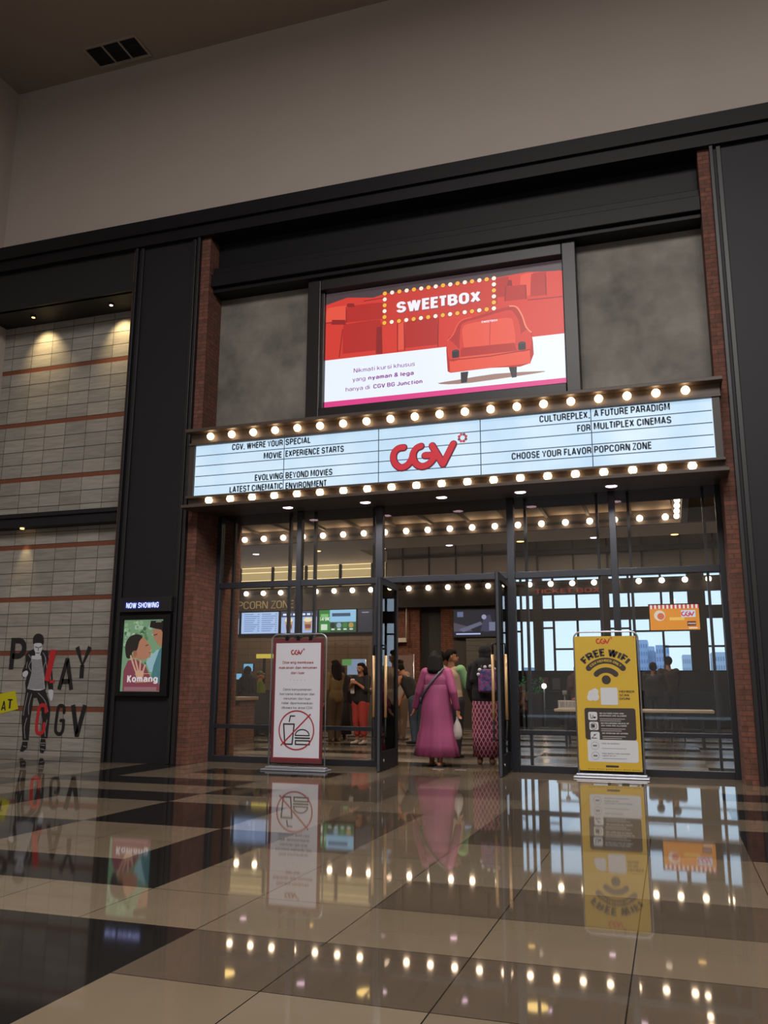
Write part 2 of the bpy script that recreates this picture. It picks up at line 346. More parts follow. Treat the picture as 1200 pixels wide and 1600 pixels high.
def smooth(pts, n=4, closed=False):
    out = []; L = len(pts); rng = range(L if closed else L-1)
    for i in rng:
        g = (lambda k: pts[k % L]) if closed else (lambda k: pts[max(0, min(L-1, k))])
        p0, p1, p2, p3 = g(i-1), g(i), g(i+1), g(i+2)
        for j in range(n):
            t = j/n
            out.append(tuple(.5*(2*p1[k]+(p2[k]-p0[k])*t+(2*p0[k]-5*p1[k]+4*p2[k]-p3[k])*t*t+(3*p1[k]-p0[k]-3*p2[k]+p3[k])*t**3) for k in (0, 1)))
    if not closed: out.append(pts[-1])
    return out
C_S = [(-3.409, 4.465), (-3.486, 4.458), (-3.547, 4.405), (-3.563, 4.326), (-3.54, 4.245), (-3.479, 4.183), (-3.412, 4.175), (-3.338, 4.215), (-3.284, 4.297), (-3.264, 4.375), (-3.217, 4.438), (-3.154, 4.462)]
G_S = [(-3.264, 4.375), (-3.267, 4.296), (-3.231, 4.213), (-3.158, 4.168), (-3.079, 4.175), (-3.013, 4.216), (-2.947, 4.296)]
BAR_S = [(-3.098, 4.322), (-2.946, 4.316)]
V_S = [(-2.991, 4.456), (-2.836, 4.176), (-2.686, 4.456)]
def logo(art, cx, cz, h, red, edge=None, layer=2, flower=True):
    """round-stroke three letter logo with a small blossom; h = letter height"""
    k = h/.29; f = lambda ps: [(cx+(x+3.12)*k, cz+(z-4.32)*k) for x, z in ps]
    st = [f(smooth(C_S, 4)), f(smooth(G_S, 4)), f(BAR_S), f(V_S)]
    if edge:
        for p in st: art.stroke(p, .118*k, edge, layer)
    for p in st: art.stroke(p, .085*k, red, layer+1)
    if flower:
        fx, fz = cx+.56*k, cz+.212*k
        for i in range(8):
            a = math.radians(45*i+10); r = .055*k
            art.disc(fx+r*math.cos(a), fz+r*math.sin(a), .024*k, red if i % 2 else (edge or red), layer+1, n=10)
# ================================================================ SETTING
# floor: a grid of polished tiles, one mesh; index origin (-2.2, 3.84), 0.66 m tiles
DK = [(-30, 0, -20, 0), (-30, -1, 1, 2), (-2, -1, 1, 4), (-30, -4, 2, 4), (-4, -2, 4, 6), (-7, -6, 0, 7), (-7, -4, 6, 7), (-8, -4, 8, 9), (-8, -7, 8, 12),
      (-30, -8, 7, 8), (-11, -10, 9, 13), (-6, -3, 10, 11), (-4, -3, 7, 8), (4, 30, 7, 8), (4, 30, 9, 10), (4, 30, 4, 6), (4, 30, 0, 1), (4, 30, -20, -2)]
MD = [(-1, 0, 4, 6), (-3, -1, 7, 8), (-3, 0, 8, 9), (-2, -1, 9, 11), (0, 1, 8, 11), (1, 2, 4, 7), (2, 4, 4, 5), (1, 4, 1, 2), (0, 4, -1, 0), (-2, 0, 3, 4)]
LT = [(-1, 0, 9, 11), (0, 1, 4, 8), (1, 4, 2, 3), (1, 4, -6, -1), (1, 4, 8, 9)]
k = .66; mb = MB()
for i in range(-18, 22):
    for j in range(-22, 40):
        def hit(L): return any(a <= i < b and c <= j < d for a, b, c, d in L)
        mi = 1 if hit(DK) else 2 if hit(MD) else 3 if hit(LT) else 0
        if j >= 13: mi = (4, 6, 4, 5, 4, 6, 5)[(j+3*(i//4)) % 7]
        x, y = -2.2+k*i, 3.84+k*j
        mb.add([(x, y, 0), (x+k, y, 0), (x+k, y+k, 0), (x, y+k, 0)], [(0, 1, 2, 3)], mi)
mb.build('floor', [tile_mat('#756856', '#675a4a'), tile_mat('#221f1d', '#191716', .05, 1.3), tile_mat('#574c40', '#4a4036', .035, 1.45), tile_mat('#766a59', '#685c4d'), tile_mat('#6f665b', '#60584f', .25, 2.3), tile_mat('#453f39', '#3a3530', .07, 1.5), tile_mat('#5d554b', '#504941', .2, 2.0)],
         kind='structure', label='polished beige and dark chequered floor tiles of the hall', cat='floor')
# hall shell
XL, YU, ZC = -11.53, 11.82, 12.56
B('ceiling', CEIL, (XL-.2, 13, -14, YU+.1, ZC, ZC+.2), kind='structure', label='dim plain ceiling high above the hall', cat='ceiling')
B('wall_left', WALLW, (XL-.2, XL, -14, YU+.5, 0, ZC), kind='structure', label='plain pale wall at the far left edge', cat='wall')
B('wall_upper', WALLW, (XL, 13, YU, YU+.3, 8.7, ZC), kind='structure', label='broad pale wall above the black cinema front', cat='wall')
B('wall_right', WALLW, (12.8, 13, -14, YU, 0, ZC), kind='structure', label='pale hall wall beyond the right edge', cat='wall')
B('wall_rear', WALLW, (XL, 13, -14.2, -14, 0, ZC), kind='structure', label='pale hall wall behind the viewer', cat='wall')
# stone cladding
YS = 12.1
B('wall_stone', stone_mat(4.705, 1.04), (XL, -8.2, YS, YS+.2, 4.0, 7.75), kind='structure', label='grey stone slab wall with brown bands above the dark ledge', cat='wall')
B('wall_stone_base', stone_mat(.71, .92), (XL, -8.2, YS, YS+.2, 0, 4.0), kind='structure', label='grey stone slab wall with the mural below the dark ledge', cat='wall')
B('trim_1', BLACK, (XL, -8.26, 11.86, YS, 3.83, 4.02), (XL, -8.26, 11.82, YS, 3.99, 4.06), kind='structure', label='dark horizontal ledge across the grey stone wall', cat='trim')
B('trim_2', mat('#141416', .6), (XL, -8.26, 11.45, YS+.2, 7.72, 8.72), (XL, -8.26, 11.40, 11.5, 7.72, 7.86), kind='structure', label='black lintel box with spotlights over the stone wall', cat='trim')
# cap beam over everything
B('trim_3', BLACKF, (XL, 13, 11.28, YU+.05, 8.66, 8.90), (XL, 13, 11.34, YU+.05, 8.46, 8.66), kind='structure', label='long black cap beam along the top of the cinema front', cat='trim')
# pillars
def pillar(n, x0, x1, lab):
    o = B('wall_pillar', BLACK, (x0, x1, 11.43, 12.3, 0, 8.47), kind='structure', label=lab, cat='pillar')
    B('pillar_moulding', mat('#18181b', .45), (x0, x0+.05, 11.36, 11.44, 0, 8.46), (x0+.09, x0+.15, 11.39, 11.44, 0, 8.46),
      (x1-.05, x1, 11.36, 11.44, 0, 8.46), (x1-.15, x1-.09, 11.39, 11.44, 0, 8.46), parent=o, bevel=.006)
    return o
pillar(1, -8.25, -7.0, 'tall black panelled pillar left of the entrance with the film poster')
pillar(2, .93, 3.2, 'tall black panelled pillar right of the entrance')
B('trim_4', BRICKB, (-8.30, -8.25, 11.42, YS, 0, 8.46), kind='structure', label='thin brown brick edge between stone wall and black pillar', cat='trim')
B('wall_far_right', BLACK, (3.2, 12.8, 11.43, 12.3, 0, 8.47), kind='structure', label='black panelled front beyond the right pillar', cat='wall')
# brick jambs
B('wall_brick_left', BRICK, (-7.0, -6.84, 11.44, 12.92, 0, 8.46), kind='structure', label='red brick jamb left of the glass entrance', cat='wall')
B('wall_brick_right', BRICK, (.78, .93, 11.44, 12.92, 0, 8.46), kind='structure', label='red brick jamb right of the glass entrance', cat='wall')
# niche above marquee
B('wall_concrete', CONC, (-6.84, .78, 11.88, 12.2, 4.95, 8.0), kind='structure', label='grey raw concrete wall behind the big screen', cat='wall')
B('trim_5', BLACKF, (-6.84, .78, 11.72, 12.2, 7.9, 8.47), (-6.84, .78, 11.5, 12.0, 7.60, 7.82), (-6.84, .78, 11.56, 12.0, 7.82, 7.95), (-6.84, .78, 11.58, 12.0, 7.52, 7.60),
  kind='structure', label='black moulded lintel above the concrete wall', cat='trim', bevel=.01)
#------------------------------------------------ glass front
YG = 12.15
def glazing(name, lab, uprights, thin, rails, panes, parent=None):
    w = empty(name, ((panes[0][0]+panes[0][1])/2, YG, 0), label=lab, cat='window', kind='structure'); ox = w.location.x
    for x0, x1 in uprights: B('mullion', FRAME, (x0-ox, x1-ox, -.06, .06, 0, 3.84), parent=w, bevel=.004)
    for x in thin: B('glazing_bar', FRAME, (x-.018-ox, x+.018-ox, .06, .13, .04, 3.84), parent=w)
    for x0, x1, z0, z1 in rails: B('rail', FRAME, (x0-ox, x1-ox, -.045, .045, z0, z1), parent=w, bevel=.004)
    for x0, x1, z0, z1 in panes: B('pane', GLASS, (x0-ox, x1-ox, -.004, .004, z0, z1), parent=w)
    return w
glazing('window_1', 'left fixed glass panel of the entrance front', [(-6.84, -6.77), (-5.44, -5.36), (-4.13, -4.02)], [-6.60, -5.61, -5.18, -4.20],
        [(-6.77, -5.44, 0, .09), (-5.36, -4.13, 0, .09), (-6.77, -5.44, .50, .56), (-5.36, -4.13, .50, .56), (-6.77, -5.44, 2.66, 2.75), (-5.36, -4.13, 2.66, 2.75)],
        [(-6.77, -5.44, .09, 2.66), (-5.36, -4.13, .09, 2.66), (-6.77, -5.44, 2.75, 3.84), (-5.36, -4.13, 2.75, 3.84)])
glazing('window_2', 'glass light above the open double door', [], [], [(-4.02, -2.13, 2.66, 2.75)], [(-4.02, -2.13, 2.75, 3.84)])
glazing('window_3', 'right fixed glass panel of the entrance front', [(-2.13, -2.03), (-.69, -.60), (.71, .78)], [-1.88, -.86, -.43, .56],
        [(-2.03, -.69, 0, .09), (-.60, .71, 0, .09), (-2.03, -.69, .50, .56), (-.60, .71, .50, .56), (-2.03, -.69, 2.66, 2.75), (-.60, .71, 2.66, 2.75)],
        [(-2.03, -.69, .09, 2.66), (-.60, .71, .09, 2.66), (-2.03, -.69, 2.75, 3.84), (-.60, .71, 2.75, 3.84)])
B('trim_6', BLACKF, (-6.84, .78, 12.0, 12.92, 3.84, 4.95), kind='structure', label='dark bulkhead above the glass front behind the bulb sign', cat='trim')
# doors: both leaves stand open towards the hall
def leaf(name, x, y0, y1, rz, lab):
    d = empty(name, (x, y1, 0), rz, lab, 'door', kind='structure'); L = y1-y0; t = .028; H = 2.66
    B('door_frame', BLACKF, (-t, t, -L, -L+.085, .012, H), (-t, t, -.085, 0, .012, H), (-t, t, -L+.085, -.085, .012, .26), (-t, t, -L+.085, -.085, H-.1, H), parent=d, bevel=.004)
    B('door_edge', mat('#5d616b', .3, .7), (-t*.6, t*.6, -L-.006, -L, .012, H), parent=d)
    B('pane', GLASS, (-.005, .005, -L+.085, -.085, .26, H-.1), parent=d)
    m = MB(); m.cyl((0, 0, 0), .02, .008, 14); kp = m.build('kick_plate_lock', SILVER, d); kp.location = (t+.002, -L+.16, .14); kp.rotation_euler = (0, math.pi/2, 0)
    for sx in (-1, 1):
        a = sx*.085; yy = -L+.045
        h = MB().tube([(sx*t, yy, 1.70), (a, yy, 1.70), (a, yy, 1.55)], .014).tube([(sx*t, yy, .46), (a, yy, .46), (a, yy, .74)], .014).build('handle', BLACKF, d)
        MB().tube([(a, yy, .72), (a, yy, 1.56)], .021, 12).build('handle_grip', GOLD, h, label='wooden coloured grip')
    return d
leaf('door_1', -3.89, 11.41, 12.38, math.radians(3), 'left leaf of the open glass entrance door')
leaf('door_2', -2.19, 11.30, 12.28, math.radians(3), 'right leaf of the open glass entrance door')
for i, (x, y, s) in enumerate(((685, 1202, 'left'), (720, 1203, 'right'))):
    p = atz(x, y, 0)
    B('floor_plate', SILVER, (p.x-.08, p.x+.08, p.y-.035, p.y+.035, 0, .004), label='%s metal closer plate in the floor between the door leaves' % s, cat='plate')
#------------------------------------------------ lobby shell
DKW = mat('#2a2624', .7)
LCEIL = mat('#8f7d6a', .8, noise=.06, nscale=3); SOFF = mat('#b5aea5', .8)
B('wall_lobby_left', mat('#4a3c33', .8), (-15.2, -15, 12.92, 24.9, 0, 6.8), kind='structure', label='brown side wall deep in the lobby on the left', cat='wall')
B('wall_lobby_right', mat('#3b302b', .8), (3.0, 3.2, 12.92, 29, 0, 6.8), kind='structure', label='dark side wall of the lobby on the right', cat='wall')
B('wall_front_inner', DKW, (-15, -7.0, 12.72, 12.92, 0, 5.2), (.93, 3.0, 12.72, 12.92, 0, 5.2), (-15, 3.0, 12.72, 12.92, 4.9, 5.2), kind='structure', label='dark inner face of the lobby front wall', cat='wall')
m = MB().box(-15, 3, 12.9, 20.25, 5.15, 5.3)
m.build('ceiling_lobby', LCEIL, kind='structure', label='brown ceiling just inside the glass front', cat='ceiling')
for i in range(18):
    pass
B('ceiling_slats', mat('#4f453c', .7), *[(-14+.95*i, -13.93+.95*i, 13.2, 20.1, 5.09, 5.15) for i in range(18)], kind='structure', label='narrow battens under the brown lobby ceiling', cat='ceiling')
B('ceiling_soffit', SOFF, (-15, -8.0, 20.25, 24.5, 4.86, 5.2), (-8.0, 3.0, 20.25, 22.0, 4.86, 5.2), kind='structure', label='pale lowered soffit behind the row of bulbs', cat='ceiling')
B('ceiling_high', mat('#5c5a58', .8), (-8.2, 3.2, 22.0, 29.2, 6.7, 6.8), (-8.2, 3.2, 21.9, 22.0, 5.2, 6.8), kind='structure', label='high grey ceiling over the window side of the lobby', cat='ceiling')
# popcorn wall
B('wall_popcorn', mat('#574a3e', .7, noise=.1, nscale=4), (-15, -8.05, 24.55, 24.9, 0, 5.2), kind='structure', label='brown wall behind the popcorn counter', cat='wall')
B('wall_middle', BRICKB, (-8.05, -6.99, 24.55, 24.9, 0, 3.6), (-6.34, -5.97, 24.55, 24.9, 0, 3.6), kind='structure', label='brick wall piers between the dark doorway and counter', cat='wall')
B('wall_doorway', mat('#2b2a2c', .7), (-7.0, -6.3, 24.75, 24.95, 0, 3.6), kind='structure', label='dark grey recess between the brick piers', cat='wall')
B('wall_shutter', mat('#3a3532', .7), (-5.97, -4.21, 24.55, 24.9, 0, 3.6), kind='structure', label='dark wall carrying the video screen', cat='wall')
m = MB().box(-8.05, -4.21, 24.6, 24.9, 3.6, 6.7)
m.build('wall_grey_panels', mat('#a39a96', .75), kind='structure', label='grey panelled wall high above the dark doorway', cat='wall')
B('trim_7', mat('#3d3836', .6), *[(x, x+.05, 24.57, 24.6, 4.1, 6.6) for x in (-7.55, -6.72, -5.9, -5.1)], (-8.05, -4.21, 24.57, 24.6, 4.95, 5.0), kind='structure', label='dark joint strips on the grey panelled wall', cat='trim')
B('wall_soffit_end', mat('#5c5a58', .8), (-8.2, -8.05, 22.0, 24.9, 5.2, 6.8), (-8.2, 3.2, 28.9, 29.2, 6.6, 6.8), kind='structure', label='grey wall closing the high ceiling over the popcorn soffit', cat='wall')
# fascia with the second bulb row and lettering
B('trim_8', mat('#2c2724', .6), (-15, -4.21, 24.38, 24.55, 3.47, 4.14), (-4.21, 3.0, 24.5, 24.75, 3.74, 4.14), kind='structure', label='dark fascia with bulbs across the back of the lobby', cat='trim')
B('trim_9', mat('#4a4038', .6), (-15, 3.0, 20.12, 20.25, 4.82, 5.15), kind='structure', label='brown beam with bulbs across the lobby ceiling', cat='trim')
B('trim_10', mat('#4a4038', .6), (.42, .56, 13.2, 20.12, 4.82, 5.15), kind='structure', label='brown beam with bulbs along the right of the lobby ceiling', cat='trim')
# window wall to outdoors
YW = 29.0
cols = [(-5.2, -5.05), (-4.27, -3.96), (-1.98, -1.77), (.66, 1.19), (2.2, 3.0)]
w = empty('window_4', (0, YW, 0), label='tall dark framed outdoor windows across the lobby', cat='window', kind='structure')
WF = mat('#3d3a3a', .6)
B('window_wall', mat('#1b1c1f', .7), (-8, 3, -.1, .2, 0, 1.70), parent=w)
B('window_header', mat('#a39b95', .7), (-8, 3, -.1, .2, 4.78, 6.7), parent=w)
B('window_transom', WF, (-8, 3, -.1, .1, 3.33, 3.74), parent=w)
for x0, x1 in cols: B('window_column', mat('#4a423c', .7), (x0, x1, -.14, .16, 1.70, 4.78), parent=w)
for x, z0, z1 in ((-4.68, 1.7, 4.78), (-3.60, 1.7, 4.78), (-2.82, 1.7, 4.78), (-1.55, 1.7, 4.78), (-1.15, 1.7, 4.78), (-.14, 1.7, 4.78), (1.7, 1.7, 4.78)):
    B('glazing_bar', WF, (x-.035, x+.035, -.05, .05, z0, z1), parent=w)
for x0, x1, z in ((-3.96, -3.6, 3.1), (-3.6, -2.82, 2.4), (-2.82, -1.98, 2.40), (-1.77, -1.15, 3.05), (-1.15, -.14, 2.95), (-.14, .66, 2.45), (1.19, 2.2, 2.45), (-5.05, -4.68, 3.0)):
    B('glazing_bar', WF, (x0, x1, -.04, .04, z-.03, z+.03), parent=w)
B('pane', GLASS, (-5.05, 2.2, .0, .008, 1.7, 4.78), parent=w)
B('trim_11', mat('#4b4644', .6), (-8, 3, 28.8, 28.9, 5.55, 5.72), *[(x, x+.06, 28.84, 28.9, 4.8, 6.7) for x in (-6.2, -5.0, -4.1, -2.9, -1.8, -.7, .5, 1.5)], kind='structure', label='grey duct and joints on the wall over the outdoor windows', cat='trim')
B('wall_window_left', mat('#3a3634', .7), (-8.2, -8.0, 24.9, 29.2, 0, 6.8), kind='structure', label='dark wall returning to the outdoor windows', cat='wall')
# ================================================================ OBJECTS ON THE FACADE
ORD = ['first', 'second', 'third', 'fourth', 'fifth', 'sixth', 'seventh', 'eighth', 'ninth', 'tenth', 'eleventh', 'twelfth']
# ---- marquee with bulbs
YM = 11.2
mq = empty('marquee_sign', (-3.0, YM, 3.8), label='long lit cinema marquee with red logo and two rows of bulbs', cat='sign'); O = mq.location
def rel(o, p=mq):
    o.location = (o.location.x-p.location.x, o.location.y-p.location.y, o.location.z-p.location.z); return o
MQ = mat('#3a322e', .5)
rel(B('housing', MQ, (-6.84, .78, 11.24, 12.0, 3.82, 4.99), parent=mq))
rel(B('upper_flange', mat('#4a3d35', .5), (-6.87, .82, 11.2, 11.45, 4.81, 4.97), (-6.90, .85, 11.06, 11.45, 4.97, 5.02), (-6.87, .82, 11.14, 11.3, 4.775, 4.81), parent=mq, bevel=.005))
rel(B('lower_flange', mat('#4a3d35', .5), (-6.87, .82, 11.2, 11.45, 3.82, 3.94), (-6.90, .85, 11.04, 11.45, 3.775, 3.82), (-6.87, .82, 11.10, 11.3, 3.93, 3.965), parent=mq, bevel=.005))
rel(B('side_post', MQ, (-6.87, -6.78, 11.16, 11.3, 3.96, 4.78), parent=mq)); rel(B('side_post', MQ, (.71, .80, 11.16, 11.3, 3.96, 4.78), parent=mq))
def panel_mat():
    t = NT('lit_panel'); n = t.noise(t.vec, .9, 3)
    c = t.mix(t.remap(n, .35, .65), '#b6d6f0', '#d4eafa'); t.p.inputs['Base Color'].default_value = (.05, .05, .05, 1)
    t.l.new(c, t.p.inputs['Emission Color']); t.p.inputs['Emission Strength'].default_value = 1.0; t.p.inputs['Roughness'].default_value = .4; return t.m
rel(B('light_panel', panel_mat(), (-6.78, .71, 11.205, 11.24, 3.965, 4.775), parent=mq))
a = Art(); LN = mat('#3c5268', .6)
for i in range(1, 5): z = 3.968+.806*i/5; a.rect(-6.77, .70, z-.006, z+.006, LN, 1)
def mx(px, py): return at(px, py, YM).x
for x in (mx(443, 740), mx(591.5, 720), mx(751, 700), mx(925, 690)): a.rect(x-.006, x+.006, 3.968, 4.774, LN, 1)
rel(a.build('panel_grid', YM, mq))
TX = mat('#34424f', .6)
def mline(s, px0, py0, px1, py1, cap=.1):
    p, q = at(px0, py0, YM), at(px1, py1, YM); a = Art(); a.text(s, p.x, (p.z+q.z)/2, cap, TX, 2, width=q.x-p.x, bold=.05)
    rel(a.build('lettering', YM, mq))
mline('CGV, WHERE YOUR', 362.5, 704, 442, 696.5); mline('SPECIAL', 446, 696, 485, 692.5); mline('MOVIE', 412, 718, 440, 715); mline('EXPERIENCE STARTS', 446, 714.5, 537.5, 706)
mline('EVOLVING', 398, 751.5, 442, 748.5); mline('BEYOND MOVIES', 446, 748, 519.5, 742.5); mline('LATEST CINEMATIC', 358.5, 769.5, 441.5, 765); mline('ENVIRONMENT', 446, 764.5, 510, 760)
mline('CULTUREPLEX,', 843, 661, 922, 653); mline('A FUTURE PARADIGM', 928, 652, 1047, 641); mline('FOR', 902, 675.5, 923, 673.5); mline('MULTIPLEX CINEMAS', 928, 672.5, 1049.5, 661)
mline('CHOOSE YOUR FLAVOR', 799.5, 719, 924.5, 709); mline('POPCORN ZONE', 928.5, 708.5, 1018, 701.5)
RED = mat('#d8303f', .4, 0, .75); REDD = mat('#8e2440', .5, 0, .35)
a = Art(.004); k = 1
for p in (smooth(C_S, 4), smooth(G_S, 4), BAR_S, V_S): a.stroke(p, .112, REDD, 2)
for p in (smooth(C_S, 4), smooth(G_S, 4), BAR_S, V_S): a.stroke([(x-.005, z+.007) for x, z in p], .084, RED, 3)
rel(a.build('logo', YM, mq, label='red rounded logo letters'))
a = Art(.004)
for i in range(8):
    an = math.radians(45*i+20)
    a.disc(-2.555+.052*math.cos(an), 4.535+.052*math.sin(an), .021, (RED, mat('#8a5a72', .5, 0, .5), mat('#e0596e', .5, 0, .7))[i % 3], 3, n=10)
rel(a.build('logo_blossom', YM, mq))
def bulb_at(x, y, z, parent, m, r=.056, d=(0, -1, 0)):
    b = MB().ball((0, 0, 0), r, 12, 8).build('bulb', m, parent); b.location = Vector((x, y, z))-parent.location; return b
def bulbs(n, x0, x1, y, z, parent, m, r=.056):
    first = bulb_at(x0, y-.06, z, parent, m, r); s0 = MB().tube([(0, 0, 0), (0, .062, 0)], .024, 10).build('socket', BLACKF, first)
    for i in range(1, n):
        c = first.copy(); COL.objects.link(c); c.parent = parent; c.location.x = x0+(x1-x0)*i/(n-1)-parent.location.x
        s = s0.copy(); COL.objects.link(s); s.parent = c
bulbs(20, -6.50, .40, 11.2, 4.895, mq, BULB); bulbs(20, -6.48, .42, 11.2, 3.888, mq, BULB)
# ---- downlights under the marquee
def downlight(x, y, z, m, lab, group, r=.075):
    d = empty('downlight', (x, y, z), label=lab, cat='downlight', group=group)
    MB().cyl((0, 0, -.012), r+.02, .012, 20).build('trim_ring', mat('#8c8680', .4), d)
    MB().cyl((0, 0, -.016), r, .004, 20).build('lens', m, d); return d
for i, (px, py) in enumerate(((452, 793), (571, 784), (690, 776), (813, 768), (955, 758))):
    p = atz(px, py, 3.82); downlight(p.x, 11.64, 3.82, LAMPP, '%s from the left of the recessed spots under the marquee' % ORD[i], 'downlights under the marquee')
    spot('downlight_beam', (p.x, 11.64, 3.78), 135, (1, .93, .9), 135, .9)
for i, (px, py) in enumerate(((487, 807), (600, 801), (713, 795), (831, 788), (962, 778))):
    p = atz(px, py, 5.14); downlight(p.x, p.y, 5.15, LAMPP, '%s from the left of the spots in the brown lobby ceiling' % ORD[i], 'downlights in the lobby ceiling', .11)
for i, (px, py, m) in enumerate(((400, 866, LAMPP), (496, 861, LAMPY), (597, 857, LAMPP), (702, 852, LAMPP), (813, 846, LAMPY), (928, 840, LAMPP), (1054, 835, LAMPY))):
    p = atz(px, py, 4.85)
    y = p.y if p.x < -8 else min(p.y, 21.9)
    downlight(p.x, y, 4.86, m, '%s from the left of the spots in the pale lobby soffit' % ORD[i], 'downlights in the pale soffit', .09)
# round ceiling lamps of the lobby, seen only as round spots mirrored in the hall floor
for i, (px, py) in enumerate(((350, 1522), (575, 1552), (838, 1575))):
    p = atz(px, py, -5.13); d = empty('ceiling_lamp', (p.x, p.y, 5.15), label='%s from the left of the round lobby lamps mirrored in the floor' % ORD[i], cat='lamp', group='round lamps in the lobby ceiling')
    MB().cyl((0, 0, -.03), .27, .03, 28).build('lamp_ring', mat('#8c8680', .4), d); MB().cyl((0, 0, -.04), .24, .01, 28).build('diffuser', mat('#ffd27f', .4, 0, 6.0), d)
# ---- big video screen
sc = empty('video_screen', (-3.0, 11.8, 5.2), label='large framed video screen showing a red cinema seat above the marquee', cat='screen')
rel(B('screen_frame', mat('#151113', .4), (-5.16, -4.94, 11.66, 11.88, 5.14, 7.62), (-1.15, -.95, 11.66, 11.88, 5.14, 7.62), (-4.94, -1.15, 11.66, 11.88, 5.14, 5.36), (-4.94, -1.15, 11.66, 11.88, 7.33, 7.62),
      (-5.10, -4.90, 11.74, 11.88, 5.2, 7.5), parent=sc, bevel=.012), sc)
rel(B('screen_back', DARK, (-4.94, -1.15, 11.82, 11.88, 5.36, 7.33), parent=sc), sc)
def s5(x, y): return (480+x*.36667, 360+y*.36667)
YV = 11.8
def Q(pts): return PX([s5(*p) for p in pts], YV)
SW = lit('#e6eef9'); SR = lit('#cf3a30'); SR2 = lit('#b02a26'); SR3 = lit('#8a2223'); SRL = lit('#e0523f'); SDK = lit('#45393d'); SPK = lit('#d83f86'); STX = lit('#8d4a92'); SBR = lit('#9c7a70'); SBK = lit('#2d2a33')
a = Art(.0012)
a.rect(-4.93, -1.16, 5.362, 7.325, SDK, 0)
a.poly(Q([(78, 318), (170, 285), (280, 285), (330, 268), (560, 240), (800, 200), (940, 175), (1085, 170), (1095, 440), (590, 500), (70, 555)]), SR, 1)
# white lower panel and pink strip
a.poly(Q([(66, 555), (1095, 437), (1103, 660), (66, 770)]), SW, 2)
a.poly(Q([(66, 732), (1103, 626), (1103, 658), (66, 769)]), SPK, 3)
# rows of seat backs
for i, (x, y, w_, h_) in enumerate(((78, 330, 100, 60), (165, 322, 160, 70), (80, 410, 150, 140), (150, 400, 165, 125), (318, 405, 62, 115), (385, 400, 30, 108), (415, 385, 140, 115), (560, 360, 40, 130), (800, 205, 60, 80), (870, 200, 60, 80), (905, 190, 60, 90), (950, 185, 70, 95), (1020, 180, 60, 95), (845, 240, 90, 60), (940, 290, 150, 150), (330, 280, 90, 90), (430, 260, 100, 90), (560, 250, 110, 100), (690, 235, 120, 90))):
    c = (SRL, SR2, SR, SR2, SR)[i % 5]
    a.poly(Q(smooth([(x, y+h_), (x+3, y+10), (x+w_*.15, y-h_*.02), (x+w_*.85, y-h_*.08-w_*.06), (x+w_-2, y+6-w_*.08), (x+w_, y+h_-w_*.11)], 3)), c, 1.2+.03*i)
for x, y, x2, y2 in ((295, 410, 315, 525), (170, 310, 198, 325), (855, 210, 870, 235), (105, 380, 160, 400)):
    a.poly(Q([(x, y), (x2, y), (x2+4, y2), (x-4, y2)]), SR3, 1.9)
# marquee-style bulb frame
SBY = lit('#f2b13c'); SBW = lit('#f3e9d8')
a.poly(Q([(330, 268), (795, 203), (795, 335), (328, 395)]), lit('#c4372f'), 2.2)
for i in range(16):
    t = i/15
    for (x0, y0, x1, y1) in ((330, 268, 795, 203), (328, 393, 795, 331)):
        p = Q([(x0+(x1-x0)*t, y0+(y1-y0)*t)])[0]; a.disc(p[0], p[1], .034, SBY if i % 2 == 0 else SBW, 4, n=12); a.disc(p[0], p[1], .042, SR3, 3.5, n=12)
for i in range(1, 5):
    t = i/5
    for (x0, y0, x1, y1) in ((330, 268, 328, 393), (795, 203, 795, 331)):
        p = Q([(x0+(x1-x0)*t, y0+(y1-y0)*t)])[0]; a.disc(p[0], p[1], .034, SBW if i % 2 else SBY, 4, n=12); a.disc(p[0], p[1], .042, SR3, 3.5, n=12)
for dx, mm, ly in ((.012, lit('#7a5560'), 5), (0, lit('#efeaf2'), 6)):
    p, q = Q([(380, 352), (738, 303)]); a.text('SWEETBOX', p[0]+dx, (p[1]+q[1])/2-dx, .185, mm, ly, width=q[0]-p[0], bold=.06)
# featured seat
a.poly(Q(smooth([(555, 650), (640, 636), (800, 610), (1008, 598), (985, 606), (880, 622), (700, 648), (600, 655)], 2, True)), SBR, 4)
for pts in ([(653, 604), (686, 600), (680, 646), (655, 649)], [(858, 580), (893, 576), (892, 624), (872, 627)]): a.poly(Q(pts), SBK, 4.5)
a.poly(Q(smooth([(598, 600), (593, 470), (625, 440), (640, 400), (660, 380), (700, 372), (760, 352), (860, 322), (890, 325), (915, 365), (930, 410), (955, 435), (950, 565), (780, 585), (610, 606)], 3)), SR2, 5)
a.poly(Q(smooth([(648, 510), (652, 420), (668, 392), (740, 372), (850, 340), (880, 350), (905, 400), (908, 470), (880, 520), (760, 528)], 3)), SR, 6)
a.poly(Q(smooth([(668, 500), (660, 420), (690, 396), (780, 382), (860, 372), (878, 400), (880, 500), (770, 525)], 3)), SRL, 6.3)
a.poly(Q([(606, 552), (640, 540), (900, 512), (948, 505), (952, 566), (608, 604)]), SRL, 7)
a.poly(Q([(640, 545), (660, 500), (880, 478), (930, 512)]), SR2, 6.8)
a.poly(Q(smooth([(593, 472), (612, 470), (640, 498), (652, 512), (650, 545), (608, 556)], 3, True)), SR, 7.2); a.poly(Q(smooth([(886, 470), (930, 425), (953, 436), (950, 505), (900, 515)], 3, True)), SR, 7.2)
a.stroke(Q(smooth([(596, 470), (622, 442), (640, 402), (662, 380), (700, 370)], 3)), .02, SRL, 7.5, cap=False); a.stroke(Q(smooth([(860, 322), (892, 326), (917, 366), (932, 410), (955, 434)], 3)), .022, lit('#e8876a'), 7.5, cap=False)
